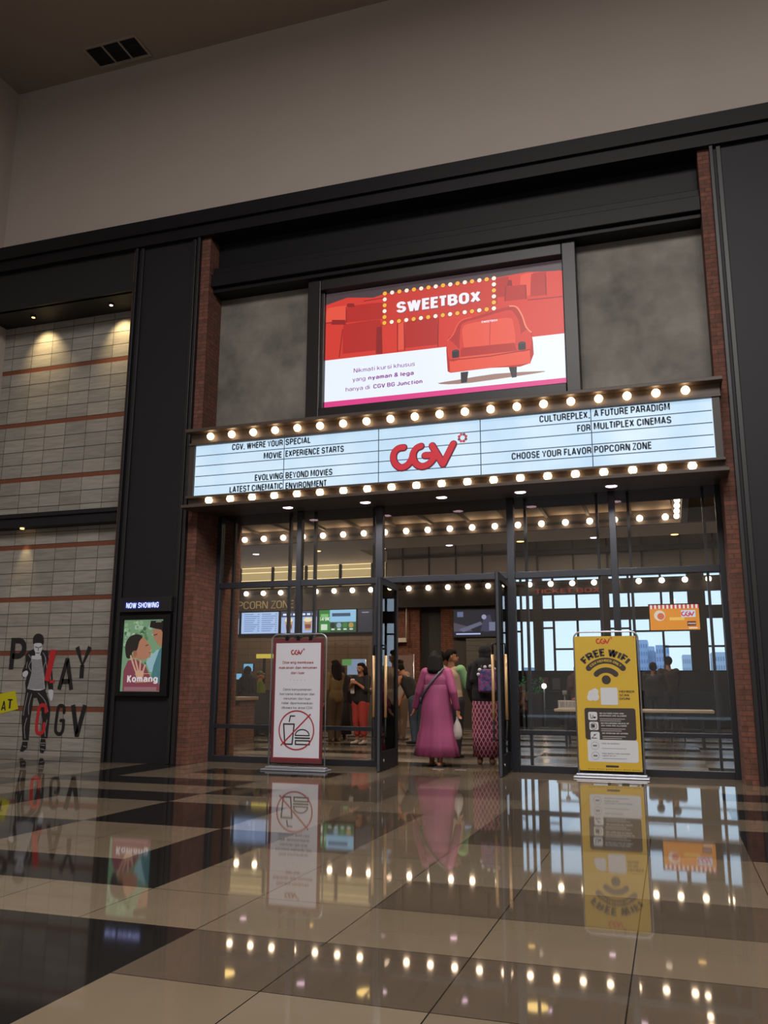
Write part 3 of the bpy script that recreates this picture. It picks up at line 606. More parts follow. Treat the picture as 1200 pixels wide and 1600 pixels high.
a.stroke(Q([(608, 553), (780, 535), (948, 507)]), .014, SR3, 7.6, cap=False); a.stroke(Q([(780, 385), (776, 520)]), .01, SR2, 7.6, cap=False)
for ps in ([(315, 400), (318, 520)], [(383, 395), (384, 515)], [(412, 392), (414, 510)], [(558, 370), (556, 495)], [(150, 420), (135, 540)], [(165, 325), (165, 392)], [(75, 395), (160, 385)], [(845, 235), (842, 300)], [(930, 230), (932, 290)], [(940, 295), (1088, 280)], [(1015, 190), (1018, 275)], [(240, 300), (330, 285)]):
    a.stroke(Q(ps), .016, SR3, 2.05, cap=False)
for x, y in ((632, 526), (915, 492)):
    p = Q([(x, y)])[0]; a.rrect(p[0]-.055, p[0]+.055, p[1]-.06, p[1]+.06, .02, SBK, 8); a.disc(p[0], p[1]+.05, .05, lit('#463a42'), 8.5, .02)
p, q = Q([(742, 395), (811, 385)]); a.text('SWEETBOX', p[0], (p[1]+q[1])/2, .032, SW, 9, width=q[0]-p[0], bold=.02)
def sline(parts, px0, py0, px1, py1, cap):
    p, q = Q([(px0, py0), (px1, py1)]); z = (p[1]+q[1])/2; tot = sum(len(t)*(1.06 if b else 1) for t, b in parts); x = p[0]; W_ = q[0]-p[0]
    for t, b in parts:
        w_ = W_*len(t)*(1.06 if b else 1)/tot; a.text(t, x, z, cap, STX, 4, width=w_*(.93 if len(parts) > 1 else 1), bold=.035 if b else 0); x += w_+(.03 if not b else 0)
sline([('Nikmati kursi khusus', 0)], 197, 604, 458, 578, .07); sline([('yang', 0), ('nyaman & lega', 1)], 192, 642, 460, 616, .07); sline([('hanya di', 0), ('CGV BG Junction', 1)], 163, 684, 498, 652, .07)
rel(a.build('screen_image', 11.815, sc), sc)
# ---- film poster lightbox and LED sign on the pillar
pb = empty('film_poster_case', (-7.62, 11.4, 1.0), label='lit film poster in a black case on the pillar', cat='poster')
rel(B('case_frame', BLACKF, (-8.06, -8.0, 11.33, 11.43, .98, 2.2), (-7.28, -7.16, 11.33, 11.43, .98, 2.2), (-8.0, -7.28, 11.33, 11.43, .98, 1.05), (-8.0, -7.28, 11.33, 11.43, 2.13, 2.2), parent=pb, bevel=.006), pb)
a = Art(.0006); YP = 11.38
def U(pts): return PX([(180+x*.1, 930+y*.1) for x, y in pts], YP)
E_ = .62
def pl(c): return mat(c, .4, 0, E_)
a.rect(-8.0, -7.28, 1.05, 2.13, pl('#7fa37f'), 0)
rnd = random.Random(3)
for i in range(90):
    x = rnd.uniform(-8.0, -7.3); z = rnd.uniform(1.45, 2.12)
    if i < 55 or z > 1.8:
        a.disc(min(max(x, -7.96), -7.33), min(z, 2.09), rnd.uniform(.015, .04), pl(rnd.choice(['#5f8a5e', '#93b98a', '#a9cba0', '#48704d', '#a3c0a4'])), .3+.005*i, n=7)
a.poly(U([(110, 1500), (130, 1180), (200, 1020), (330, 1000), (470, 1100), (560, 1300), (700, 1400), (720, 1500)]), pl('#8a4654'), 2)
a.poly(U([(560, 1290), (600, 1100), (690, 850), (750, 800), (745, 1280), (700, 1400)]), pl('#4d7f85'), 2.2)
a.poly(U([(480, 1050), (560, 950), (640, 860), (700, 840), (600, 1200), (540, 1200)]), pl('#9dc4cc'), 2.1)
a.poly(U(smooth([(270, 980), (380, 700), (420, 650), (500, 720), (565, 830), (545, 880), (560, 930), (500, 990), (420, 1010), (330, 990)], 3, True)), pl('#b98266'), 3)
a.poly(U(smooth([(175, 970), (160, 780), (230, 650), (350, 610), (430, 650), (380, 720), (340, 860), (270, 890), (240, 980)], 3, True)), pl('#2c2523'), 4)
a.poly(U(smooth([(275, 880), (330, 870), (340, 930), (300, 970)], 3, True)), pl('#a06b50'), 4.5)
a.stroke(U([(480, 790), (515, 775)]), .012, pl('#2c2523'), 4.6); a.stroke(U([(530, 900), (555, 895)]), .01, pl('#8c3f3c'), 4.6)
a.poly(U(smooth([(590, 560), (640, 520), (760, 510), (758, 760), (720, 800), (660, 760), (625, 700), (600, 650)], 3, True)), pl('#b57f62'), 3)
a.poly(U([(540, 500), (560, 400), (760, 400), (760, 620), (720, 540), (620, 520)]), pl('#201b1b'), 4)
a.stroke(U([(610, 625), (655, 610)]), .014, pl('#2c2523'), 4.6)
for ps in ([(330, 1210), (270, 1040)], [(365, 1210), (320, 1020)], [(385, 1210), (395, 1030)], [(430, 1210), (465, 1095)], [(300, 1130), (245, 950)]):
    a.stroke(U(ps), .028, pl('#d8a88e'), 5)
a.poly(U([(310, 1180), (450, 1180), (440, 1280), (330, 1290)]), pl('#d8a88e'), 5.2)
p, q = U([(185, 1372), (665, 1335)]); a.text('K', p[0], p[1], .125, pl('#efe3e6'), 6, width=.075, bold=.05); a.text('omang', p[0]+.082, p[1]+.012, .105, pl('#efe3e6'), 6, width=q[0]-p[0]-.082, bold=.04)
for zz, cc in ((1235, '#d9b27b'), (1362, '#d9b27b')): a.stroke(U([(310, zz), (560, zz-12)]), .008, pl(cc), 5.8)
for i in range(4): a.rect(-7.93, -7.36, 1.065+.014*i, 1.071+.014*i, pl('#b9929a'), 5.5)
for i in range(5): a.rect(-7.43+.02*i, -7.418+.02*i, 2.09, 2.10, pl('#e6e0d4'), 6)
rel(a.build('poster_print', YP, pb), pb); rel(B('case_back', DARK, (-8.0, -7.28, 11.385, 11.43, 1.05, 2.13), parent=pb), pb)
ns = empty('now_showing_sign', (-7.62, 11.4, 2.25), label='black box sign with glowing blue white letters above the film poster', cat='sign')
rel(B('sign_box', DARK, (-8.04, -7.14, 11.30, 11.43, 2.245, 2.47), parent=ns, bevel=.006), ns)
a = Art(.001); a.text('NOW SHOWING', -7.93, 2.305, .085, mat('#b9c4ff', .4, 0, 1.6), 1, width=.58, bold=.03); a.rect(-7.955, -7.33, 2.29, 2.405, mat('#1b2a8a', .4, 0, .35), .4)
rel(a.build('lettering', 11.299, ns), ns)
# ---- mural on the stone wall
YA = YS-.004
def N3(x, y): return (x*.15, 960+y*.15)
def W3(pts): return PX([N3(*p) for p in pts], YA)
INK = paint('#1f1d1f'); INKL = paint('#8b8d92'); SKW = paint('#c9ccd4'); MRED = paint('#bd2a30'); LTR = paint('#1d1c20'); INKM = paint('#3c3a3d')
mu = empty('wall_mural', (-9.9, YA, 0), label='black ink mural of a man in leather jacket on stone wall', cat='mural')
a = Art(.0008)
# jacket, trousers, shirt, face
a.poly(W3([(270, 800), (262, 720), (285, 620), (250, 665), (228, 640), (232, 585), (262, 520), (268, 420), (300, 385), (350, 360), (385, 430), (420, 360), (500, 385), (510, 480), (545, 590), (552, 690), (555, 790), (510, 790), (490, 700), (480, 780), (470, 800)]), INK, 1)
a.poly(W3([(330, 430), (430, 430), (470, 775), (400, 800), (285, 775), (330, 600)]), SKW, 2)
for i in range(26):
    y = 470+12*i; x0 = 335-(i*1.8); x1 = 432+i*1.3
    a.stroke(W3([(x0, y), (x0*.5+x1*.5, y+5), (x1, y)]), .009, INK, 2.5, cap=False)
a.poly(W3([(270, 790), (475, 795), (510, 900), (525, 1000), (520, 1060), (495, 1290), (425, 1290), (440, 1100), (430, 990), (385, 870), (350, 870), (330, 1000), (320, 1060), (300, 1310), (235, 1310), (225, 1070), (250, 930)]), INK, 2.6)
for ps in ([(290, 820), (260, 960), (245, 1050)], [(330, 830), (300, 950), (300, 1040)], [(280, 1080), (255, 1180), (262, 1290)], [(400, 820), (470, 900), (500, 1010)], [(490, 1100), (470, 1200), (472, 1270)], [(300, 420), (330, 470), (300, 540), (330, 600)], [(450, 400), (480, 470), (455, 560), (465, 680)], [(285, 500), (275, 560)], [(520, 560), (530, 680)], [(470, 440), (490, 560)]):
    a.stroke(W3(smooth(ps, 3)), .014, INKL, 3)
a.poly(W3([(355, 300), (440, 295), (442, 360), (425, 400), (415, 455), (365, 455), (370, 400), (358, 370)]), SKW, 3.2)
a.poly(W3(smooth([(348, 310), (345, 250), (370, 210), (410, 200), (450, 225), (458, 290), (440, 320), (430, 300), (370, 300)], 3, True)), INK, 3.6)
for ps in ([(368, 338), (392, 345)], [(412, 345), (436, 335)], [(380, 402), (412, 402)], [(402, 345), (400, 378)]): a.stroke(W3(ps), .014, INK, 4)
a.poly(W3(smooth([(245, 600), (280, 585), (295, 610), (275, 650), (245, 650), (235, 625)], 3, True)), SKW, 3.5)
a.poly(W3(smooth([(505, 790), (550, 785), (557, 830), (545, 890), (530, 900), (510, 850)], 3, True)), SKW, 3.5)
a.poly(W3([(235, 1325), (290, 1325), (285, 1390), (240, 1430), (208, 1425), (225, 1370)]), INK, 3); a.poly(W3([(425, 1295), (475, 1300), (478, 1400), (450, 1445), (418, 1440), (415, 1370)]), INK, 3)
for ps in ([(245, 1370), (275, 1380)], [(428, 1360), (466, 1365)], [(428, 1400), (462, 1410)], [(424, 1340), (470, 1340)]): a.stroke(W3(ps), .012, INKL, 3.5)
rel(a.build('ink_figure', YA, mu), mu)
def wl(s, quad, m, layer=5, bold=.05):
    """one tall letter fitted into a pixel box (left, top, right, bottom)"""
    vs, fs = glyphs(s, bold); xs = [v[0] for v in vs]; ys = [v[1] for v in vs]; x0, y0, x1, y1 = quad
    tl, br = W3([(x0, y0)])[0], W3([(x1, y1)])[0]
    a = Art(.0008); a.raw([(tl[0]+(v[0]-min(xs))/(max(xs)-min(xs))*(br[0]-tl[0]), br[1]+(v[1]-min(ys))/(max(ys)-min(ys))*(tl[1]-br[1])) for v in vs], fs, m, layer)
    rel(a.build('letter', YA, mu), mu)
wl('P', (122, 245, 258, 572), LTR, bold=.03); wl('A', (622, 455, 762, 790), LTR, bold=.02); wl('Y', (788, 328, 935, 664), LTR, bold=.02)
a = Art(.0008); a.poly(W3([(530, 365), (592, 370), (515, 700), (462, 690)]), MRED, 6); a.poly(W3([(520, 690), (575, 680), (570, 715), (520, 715)]), MRED, 4)
rel(a.build('letter', YA, mu, label='red slanted stroke of the letter L'), mu)
def wstroke(pts, w, m, name='letter', lab=None):
    a = Art(.0008); a.stroke(W3(pts), w, m, 6, cap=True); o = a.build(name, YA, mu); rel(o, mu)
    if lab: o['label'] = lab
wstroke(smooth([(480, 1010), (478, 960), (440, 945), (408, 985), (382, 1160), (388, 1225), (420, 1240), (455, 1210), (462, 1140)], 4), .062, MRED, lab='red letter C')
wstroke(smooth([(668, 1020), (668, 965), (630, 950), (605, 990), (580, 1180), (590, 1230), (625, 1245), (655, 1205), (665, 1105)], 4)+[(635, 1105)], .056, LTR)
wl('V', (742, 935, 885, 1278), LTR, bold=.03)
a = Art(.0008); a.poly(W3([(-110, 850), (160, 795), (192, 985), (-110, 1065)]), paint('#c9c21c'), 3)
p = W3([(10, 1008)])[0]; q = W3([(90, 985)])[0]; a.text('A', p[0], p[1], .17, LTR, 4, width=.10, bold=.02); p = W3([(75, 985)])[0]; a.text('T', p[0]-.0, p[1]-.005, .17, LTR, 4, width=.10, bold=.02)
rel(a.build('yellow_patch', YA, mu, label='yellow tilted lettering patch'), mu)
# ---- spotlights over and under
for i, (px, py, m, lab) in enumerate(((50, 499, LAMPY, 'amber'), (172, 478, LAMPP, 'pale'))):
    p = at(px, py, 11.72); d = empty('spotlight', (p.x, 11.75, 7.72), label='small %s spotlight in the black lintel above the stone wall' % lab, cat='spotlight', group='spotlights over the stone wall')
    MB().cyl((0, 0, -.03), .05, .03, 16).build('spot_ring', DARK, d); MB().ball((0, 0, -.028), (.032, .032, .015), 12, 6).build('lens', m, d)
    spot('spotlight_beam', (p.x, 11.75, 7.66), 60, (1, .74, .36), 84, 1.0, (p.x+.05, 12.1, 7.15))
for i, x in enumerate((-10.62,)):
    spot('ledge_beam', (x, 11.95, 3.80), 22, (1, .74, .36), 46, .8, (x, 12.1, 2.9))
    d = empty('spotlight', (x, 11.95, 3.83), label='small spotlight under the dark ledge above the mural', cat='spotlight'); MB().cyl((0, 0, -.02), .035, .02, 14).build('lens', LAMPY, d)
# ---- ceiling vent
v = empty('air_vent', (-8.98, 11.41, ZC), label='rectangular black air vent in the hall ceiling at upper left', cat='vent')
B('vent_frame', mat('#a0968a', .6), (-.56, .56, -.27, -.23, -.03, 0), (-.56, .56, .23, .27, -.03, 0), (-.56, -.52, -.23, .23, -.03, 0), (.52, .56, -.23, .23, -.03, 0), (-.19, -.16, -.23, .23, -.03, 0), (.16, .19, -.23, .23, -.03, 0), parent=v)
for k in range(3): x = (-.52, -.16, .19)[k]; B('vent_grille', mat('#1b1917', .7), (x, x+.34, -.23, .23, -.006, 0), *[(x, x+.34, -.22+.05*j, -.205+.05*j, -.02, -.006) for j in range(9)], parent=v)
# ================================================================ BANNERS
def banner_stand(x, y, lab, w, h, frame_m, art_fn, rz=0):
    b = empty('banner_stand', (x, y, 0), rz, lab, 'banner')
    B('base', mat('#a9acb6', .35, .6), (-w/2-.06, w/2+.06, -.14, .12, .0, .022), (-w/2-.03, w/2+.03, -.05, .05, .022, .05), parent=b, bevel=.008)
    hw = w/2; r = .09; pts = [(-hw, 0, .04), (-hw, 0, h-r)]
    pts += [(-hw+r-r*math.cos(t), 0, h-r+r*math.sin(t)) for t in (math.pi*k/12 for k in range(1, 7))]
    pts += [(hw-r+r*math.sin(t), 0, h-r+r*math.cos(t)) for t in (math.pi*k/12 for k in range(0, 7))] + [(hw, 0, .04)]
    MB().tube(pts, .011, 8).build('hoop_frame', SILVER, b)
    art_fn(b); return b
def nofood(b):
    B('panel', mat('#6e3038', .5), (-.385, .385, -.02, -.005, .10, 1.80), parent=b)
    for x in (-.2, -.03, .16): B('clip', BLACKF, (x, x+.05, -.03, .014, 1.775, 1.83), parent=b)
    a = Art(.0012); PW = paint('#dcdde8'); PR = paint('#a83038'); PKK = paint('#2a2c32'); PG = paint('#6b6d75')
    a.rect(-.345, .345, .16, 1.735, PW, 0); a.rect(-.345, .345, .16, .172, PR, .5); a.rect(-.345, -.34, .16, 1.735, paint('#d8a4ac'), .5); a.rect(.34, .345, .16, 1.735, paint('#d8a4ac'), .5)
    logo(a, -.02, 1.605, .055, PR, None, 1)
    for i, (s, w_) in enumerate((('Dilarang membawa', .47), ('makanan dan minuman', .58), ('dari luar', .21))): a.text(s, 0, 1.445-.072*i, .04, PR, 1, 'C', width=w_, bold=.018)
    for i in range(5): a.disc(-.11+.055*i, 1.22, .005, PG, 1, n=8)
    for i, (s, w_) in enumerate((('Demi kenyamanan', .43), ('bersama makanan dan', .53), ('minuman dari luar', .41), ('tidak diperkenankan', .47), ('dibawa ke area CGV', .47))): a.text(s, 0, 1.075-.062*i, .034, PKK, 1, 'C', width=w_, bold=-.002)
    cz = .54; a.arc(0, cz, .252, .27, 0, 360, PR, 3, 40); a.stroke([(-.225, cz-.205), (.205, cz+.215)], .018, PR, 4)
    a.stroke([(-.195, cz+.08), (-.035, cz+.08), (-.06, cz-.19), (-.17, cz-.19), (-.195, cz+.08)], .02, PKK, 2); a.stroke([(-.11, cz+.115), (-.095, cz+.19), (-.03, cz+.19)], .018, PKK, 2)
    a.stroke([(-.01, cz-.07)]+[(.09+.105*math.cos(t), cz-.07+.08*math.sin(t)) for t in (math.pi-math.pi*k/10 for k in range(11))]+[(-.015, cz-.07)], .016, PKK, 2)
    a.stroke([(-.015, cz-.105), (.2, cz-.105)], .02, PKK, 2); a.stroke([(-.01, cz-.14), (.2, cz-.14), (.2, cz-.19), (-.01, cz-.19), (-.01, cz-.14)], .018, PKK, 2)
    a.build('panel_print', -.021, b)
def wifi(b):
    YL = paint('#d4b03a'); BR = paint('#3d3530'); WH = paint('#d4d8de'); RD = paint('#c8402f')
    B('panel', mat('#c9a62e', .5), (-.40, .385, -.03, -.02, .09, 1.80), parent=b)
    for x, z in ((-.385, .105), (.37, .105), (.36, 1.785)): MB().ball((x, -.032, z), .008, 8, 6).build('eyelet', SILVER, b)
    a = Art(.0012); a.rect(-.40, .385, .09, 1.80, YL, 0)
    logo(a, -.03, 1.735, .055, RD, None, 1)
    cx, cz = -.01, 1.19
    a.arctext('FREE WIFI', cx, cz, .35, .1, BR, 1, .08, 94)
    a.arc(cx, cz, .255, .33, 42, 138, BR, 1); 
    for an in (42, 138): a.disc(cx+.2925*math.cos(math.radians(an)), cz+.2925*math.sin(math.radians(an)), .0375, BR, 1.1)
    a.arctext('CGV MEMBER ONLY', cx, cz, .277, .032, YL, 2, .03, 84)
    a.arc(cx, cz, .135, .205, 44, 136, BR, 1)
    for an in (44, 136): a.disc(cx+.17*math.cos(math.radians(an)), cz+.17*math.sin(math.radians(an)), .035, BR, 1.1)
    a.disc(cx, cz+.045, .058, BR, 1)
    for x, z, r in ((-.2, .965, .05), (-.16, .99, .045), (-.22, .92, .045), (-.16, .925, .05)): a.disc(x, z+.09, r, WH, 1.2)
    a.rrect(-.09, .125, .915, 1.135, .015, WH, 2)
    for i, s in enumerate(('MEMBER', 'SCAN', 'DISINI')): a.text(s, .145, 1.07-.045*i, .03, BR, 1, 'L', width=(.19, .12, .13)[i], bold=.03)
    a.rrect(-.305, .335, .475, .875, .03, BR, 1); a.rrect(-.285, .345, .20, .475, .03, WH, 1.1)
    T1 = (('NO OUTSIDE FOOD AND', 'BEVERAGES ARE ALLOWED'), ('NO RECORDING DEVICE OF', 'ANY KIND ARE ALLOWED'), ('NO SMOKING OR VAPING', ''))
    for i in range(3):
        z = .765-.125*i; a.rrect(-.26+.01*i, -.145+.01*i, z-.045, z+.06, .02, WH, 2)
        if i == 0: a.stroke([(-.235, z+.03), (-.225, z-.02), (-.205, z-.02), (-.2, z+.02)], .008, BR, 3); a.disc(-.18, z-.01, .018, BR, 3, .012)
        elif i == 1: a.rrect(-.225, -.18, z-.015, z+.03, .008, BR, 3); a.arc(-.195, z+.005, .036, .042, 0, 360, BR, 3)
        else: a.stroke([(-.225, z-.02), (-.165, z-.02)], .01, BR, 3); a.stroke([(-.22, z-.015), (-.165, z+.035)], .006, BR, 3); a.disc(-.19, z+.02, .01, BR, 3)
        for j, s in enumerate(T1[i]):
            if s: a.text(s, -.115+.012*i, z+.035-.03*j, .017, WH, 2, 'L', width=.016*len(s), bold=.02)
        for j in range(2): a.rect(-.115+.012*i, .2-.05*j, z-.012-.024*j-(.02 if i < 2 else -.01), z-.002-.024*j-(.02 if i < 2 else -.01), paint('#a9a6a6'), 2)
    for i, (s, s2) in enumerate((('FREE 3D GLASSES', ''), ('FREE ENTRY FOR CHILDREN', 'UNDER 90 CM'))):
        z = .40-.125*i; a.arc(-.19, z, .046, .05, 0, 360, paint('#8a8c92'), 2); a.stroke([(-.215, z), (-.165, z)], .02, paint('#6f7278'), 2, cap=False)
        a.text(s, -.105, z+.022, .016, paint('#6f7278'), 2, 'L', width=.015*len(s), bold=.01)
        if s2: a.text(s2, -.105, z-.006, .016, paint('#6f7278'), 2, 'L', width=.17, bold=.01)
        a.rect(-.105, .2, z-.035, z-.027, paint('#9fa2a8'), 2)
    a.rrect(-.065, .095, .135, .16, .008, BR, 1)
    for i in range(6): a.disc(-.28+.11*i, .11, .006, BR, 1, n=8); a.rect(-.268+.11*i, -.2+.11*i, .107, .113, paint('#9a7f2c'), 1)
    a.build('panel_print', -.0305, b)
banner_stand(-4.97, 11.22, 'white no outside food banner stand with red circle sign left of door', .84, 1.86, SILVER, nofood)
banner_stand(-.79, 11.72, 'yellow free wifi banner stand right of the door', .82, 1.86, SILVER, wifi)
hoop = B('banner_leg', SILVER, (-.42, -.40, .0, .3, .0, .0012)) if False else None
# ================================================================ LOBBY OBJECTS
# bulb rows
s = empty('bulb_string', (-5, 20.12, 4.95), label='row of round bulbs along the brown lobby ceiling beam', cat='lights')
B('rail', DARK, (-6, 5.3, -.02, 0, -.03, .03), parent=s)
bulbs(20, -10.52, .10, 20.10, 4.95, s, BULBP, .072)
s = empty('bulb_string', (.40, 16, 4.93), label='row of bulbs running towards the viewer on the right lobby beam', cat='lights')
B('rail', DARK, (0, .02, -2.5, 4.0, -.03, .03), parent=s)
f0 = None
for i in range(9):
    b = MB().ball((0, 0, 0), .06, 12, 8).build('bulb', BULBP, s) if f0 is None else f0.copy()
    if f0 is None: f0 = b
    else: COL.objects.link(b); b.parent = s
    b.location = (-.06, 3.9-.58*i, 0)
s = empty('bulb_string', (-5, 24.38, 4.02), label='row of round bulbs along the dark fascia at the lobby back', cat='lights')
B('rail', DARK, (-9, 6.2, -.02, 0, -.025, .025), parent=s)
bulbs(24, -12.63, 1.12, 24.36, 4.02, s, BULBP, .075)
# backlit clerestory over the popcorn fascia
cl = empty('backlit_panel', (-10.5, 24.5, 4.14), label='warm backlit panel wall above the popcorn counter', cat='panel')
def glow_mat():
    t = NT('glow_panel'); zz = t.math('FRACT', t.math('MULTIPLY', t.math('SUBTRACT', t.z, .0), 1.0))
    n = t.noise(t.vec, 2, 2); t.p.inputs['Base Color'].default_value = (*lin('#b9a98a'), 1)
    t.p.inputs['Roughness'].default_value = .6; return t.m
GP = glow_mat()
PB_ = mat('#b8aa90', .6)
B('panel_face', mat('#b59c70', .6, 0, 1.0), (-3.2, 2.44, .0, .03, -.02, .72), parent=cl)
for z in (.30, .56, .715): B('lamp_strip', mat('#ffdda0', .4, 0, 1.6), (-3.2, 2.44, -.03, -.005, z-.008, z+.008), parent=cl)
for x in (-2.5, -1.35, -.2, .95, 2.0): B('bar', DKW, (x, x+.09, -.05, 0, -.02, .75), parent=cl)
for z in (.26, .02): B('bar', DKW, (-3.2, 2.44, -.05, 0, z-.03, z+.03), parent=cl)
# popcorn zone letters
pz = empty('popcorn_zone_lettering', (-11.9, 24.37, 3.56), label='brass POPCORN ZONE letters on the dark lobby fascia', cat='lettering')
a = Art(); a.text('POPCORN ZONE', -1.45, -.02, .24, mat('#a08455', .45, 0, .75), 1, width=2.35, bold=.0); a.build('letters', -.03, pz)  # letters given a glow of their own to read on the dark fascia
pz = empty('ticket_box_lettering', (-2.6, 24.49, 3.78), label='dim red TICKET BOX letters on the fascia before the windows', cat='lettering')
a = Art(); a.text('TICKET BOX', -.93, -.01, .13, mat('#8a3a2e', .5, 0, .7), 1, width=1.8, bold=.02); a.build('letters', -.02, pz)  # these letters also glow by themselves so they stay visible
# menu boards
def board(x0, x1, z0, z1, lab, fn, name='menu_board', group=None, Y=24.40, cat='screen'):
    b = empty(name, ((x0+x1)/2, Y, z0), label=lab, cat=cat, group=group); w_ = (x1-x0)/2; h = z1-z0
    B('casing', DARK, (-w_, w_, 0, .12, 0, h), parent=b); a = Art(.002); fn(a, w_-.03, .03, h-.03); a.build('display', -.002, b); return b
def mtext(a, w_, z0, z1):
    a.rect(-w_, w_, z0, z1, lit('#a9c1ea'), 0)
    for c in range(2):
        for i in range(9): x = -w_*.85+c*w_*.95; a.rect(x, x+w_*(.5+.08*((i*7) % 4)), z1-.07-.065*i, z1-.045-.065*i, lit('#7087b8'), 1)
        for i in range(9): x = -w_*.1+c*w_*.95; a.rect(x-.02, x+.05, z1-.07-.065*i, z1-.045-.065*i, lit('#7087b8'), 1)
def mfood(a, w_, z0, z1):
    a.rect(-w_, w_, z0, z1, lit('#9fb4de'), 0); a.rect(-w_, w_, z1-.17, z1, lit('#2c3c66'), 1)
    for i in range(3): a.rect(-w_*.8+i*w_*.6, -w_*.4+i*w_*.6, z1-.12, z1-.06, lit('#dfe6f4'), 2)
    a.poly([(-w_*.5, z1-.28), (w_*.4, z1-.28), (w_*.3, z0+.08), (-w_*.4, z0+.08)], lit('#b98a63'), 2); a.disc(-.02, z1-.26, w_*.5, lit('#e6d6b0'), 2.5, .07); a.rect(-w_*.4, w_*.3, z0+.14, z0+.26, lit('#7b4a40'), 3)
def mgreen(a, w_, z0, z1):
    a.rect(-w_, w_, z0, z1, lit('#3d8a45'), 0); a.rect(-w_, -w_*.45, z0, z1, lit('#2f7a38'), .5); a.rect(-w_*.42, w_, z0+.28, z1, lit('#8fbfe0'), 1); a.rect(-w_*.42, w_, z0, z0+.3, lit('#2f5a3a'), 1.2)
    a.text('149K', -w_*.97, z0+.34, .12, lit('#e8f0e4'), 2, width=w_*.55, bold=.03); a.rect(-w_*.92, -w_*.5, z1-.22, z1-.12, lit('#7ab56e'), 2); a.rect(-w_*.3, w_*.7, z1-.2, z1-.1, lit('#39506e'), 2)
    for i in range(4): a.disc(-w_*.25+i*w_*.33, z0+.2, .08, lit(('#22302a', '#8aa0b8', '#3f7a40', '#a98d4a')[i]), 2); a.rect(-w_*.33+i*w_*.33, -w_*.15+i*w_*.33, z0+.06, z0+.1, lit('#dfe6e0'), 2)
    a.rect(-w_*.9, -w_*.55, z0+.06, z0+.24, lit('#c8d8c4'), 2)
def mdark(a, w_, z0, z1):
    a.rect(-w_, w_, z0, z1, lit('#2f2f3a'), 0); a.rect(-w_*.6, w_*.2, z1-.1, z1-.07, lit('#8d93a8'), 1)
board(-13.9, -12.87, 2.73, 3.45, 'leftmost lit menu board, cut off by the brick jamb', mfood, group='menu boards over the popcorn counter')
board(-12.84, -11.5, 2.74, 3.46, 'wide white text menu board under the popcorn zone letters', mtext, group='menu boards over the popcorn counter')
board(-11.46, -10.84, 2.74, 3.46, 'menu board with cups, right of the white text board', mfood, group='menu boards over the popcorn counter')
board(-10.82, -10.2, 2.74, 3.46, 'menu board with cups, left of the green board', mfood, group='menu boards over the popcorn counter')
board(-10.18, -8.92, 2.75, 3.48, 'green and blue promotion menu board showing 149K', mgreen, group='menu boards over the popcorn counter')
board(-8.9, -8.3, 2.75, 3.47, 'dim dark menu board right of the green one', mdark, group='menu boards over the popcorn counter')
# video screen over the shutter
def tvart(a, w_, z0, z1):
    a.rect(-w_, w_, z0, z1, lit('#23232e'), 0)
    a.poly([(-w_*.8, z0+.2), (w_*.1, z0+.42), (w_*.2, z0+.34), (-w_*.6, z0+.12)], lit('#5c6076'), 1); a.poly([(w_*.1, z0+.15), (w_*.25, z0+.55), (w_*.5, z0+.62), (w_*.6, z0+.3), (w_*.45, z0+.12)], lit('#3c3c52'), 1.2)
    a.disc(w_*.25, z0+.55, .07, lit('#8a93ad'), 2); a.rect(w_*.45, w_*.7, z0+.15, z0+.4, lit('#6a7088'), 2); a.rect(-w_*.85, -w_*.6, z1-.2, z1-.05, lit('#5c6a8a'), 2); a.poly([(-w_, z0+.14), (-w_*.2, z0+.14), (-w_*.5, z0+.3), (-w_, z0+.4)], lit('#4d4756'), .8)
    a.rect(-w_*.9, w_*.1, z0+.05, z0+.09, lit('#a9b8e0'), 3)
board(-5.95, -4.45, 2.56, 3.38, 'dark television showing a scene on the wall past the door', tvart, name='television', Y=24.42)
# orange promo light box
def promo(a, w_, z0, z1):
    a.rect(-w_, w_, z0, z1, lit('#d98a2e'), 0); a.rect(-w_, w_, z1-.1, z1, lit('#c8403c'), 1)
    for i in range(12): a.rect(-w_+.02+i*2*w_/12, -w_+.07+i*2*w_/12, z1-.1, z1, lit('#e8dcd2'), 2)
    a.rect(w_*.28, w_*.85, z1-.33, z1-.15, lit('#c6d3ea'), 2); logo(a, w_*.55, z1-.245, .1, lit('#c8303f'), None, 3, False)
    a.disc(-w_*.6, z1-.28, .14, lit('#dcc9bd'), 2); a.disc(-w_*.55, z1-.3, .09, lit('#c96a4a'), 2.5)
    a.rect(w_*.5, w_*.85, z0+.1, z0+.22, lit('#5d2028'), 2); a.text('PROMO', w_*.53, z0+.14, .04, lit('#e8dcd2'), 3, width=w_*.3)
    a.rect(-w_*.2, w_*.4, z0+.25, z0+.33, lit('#e8b65c'), 2); a.rect(w_*.55, w_*.9, z0+.03, z0+.06, lit('#e8dcd2'), 2)
board(-.46, .84, 2.62, 3.34, 'orange promotion light box before the right windows', promo, name='promotion_screen', Y=23.9)
B('support_bracket', DARK, (.1, .2, 23.95, 24.5, 3.34, 3.80), label='dark bracket holding the orange light box from the fascia', cat='bracket')
def tall_light(a, w_, z0, z1): a.rect(-w_, w_, z0, z1, lit('#b9cbe4'), 0); a.rect(-w_, w_, z0, z0+.25, lit('#c9a24e'), 1); a.rect(-w_, w_, z1-.12, z1, lit('#8aa0c8'), 1)
board(-4.43, -4.22, 2.5, 3.3, 'narrow lit poster beside the right door leaf', tall_light, name='light_poster', Y=24.43, cat='poster')
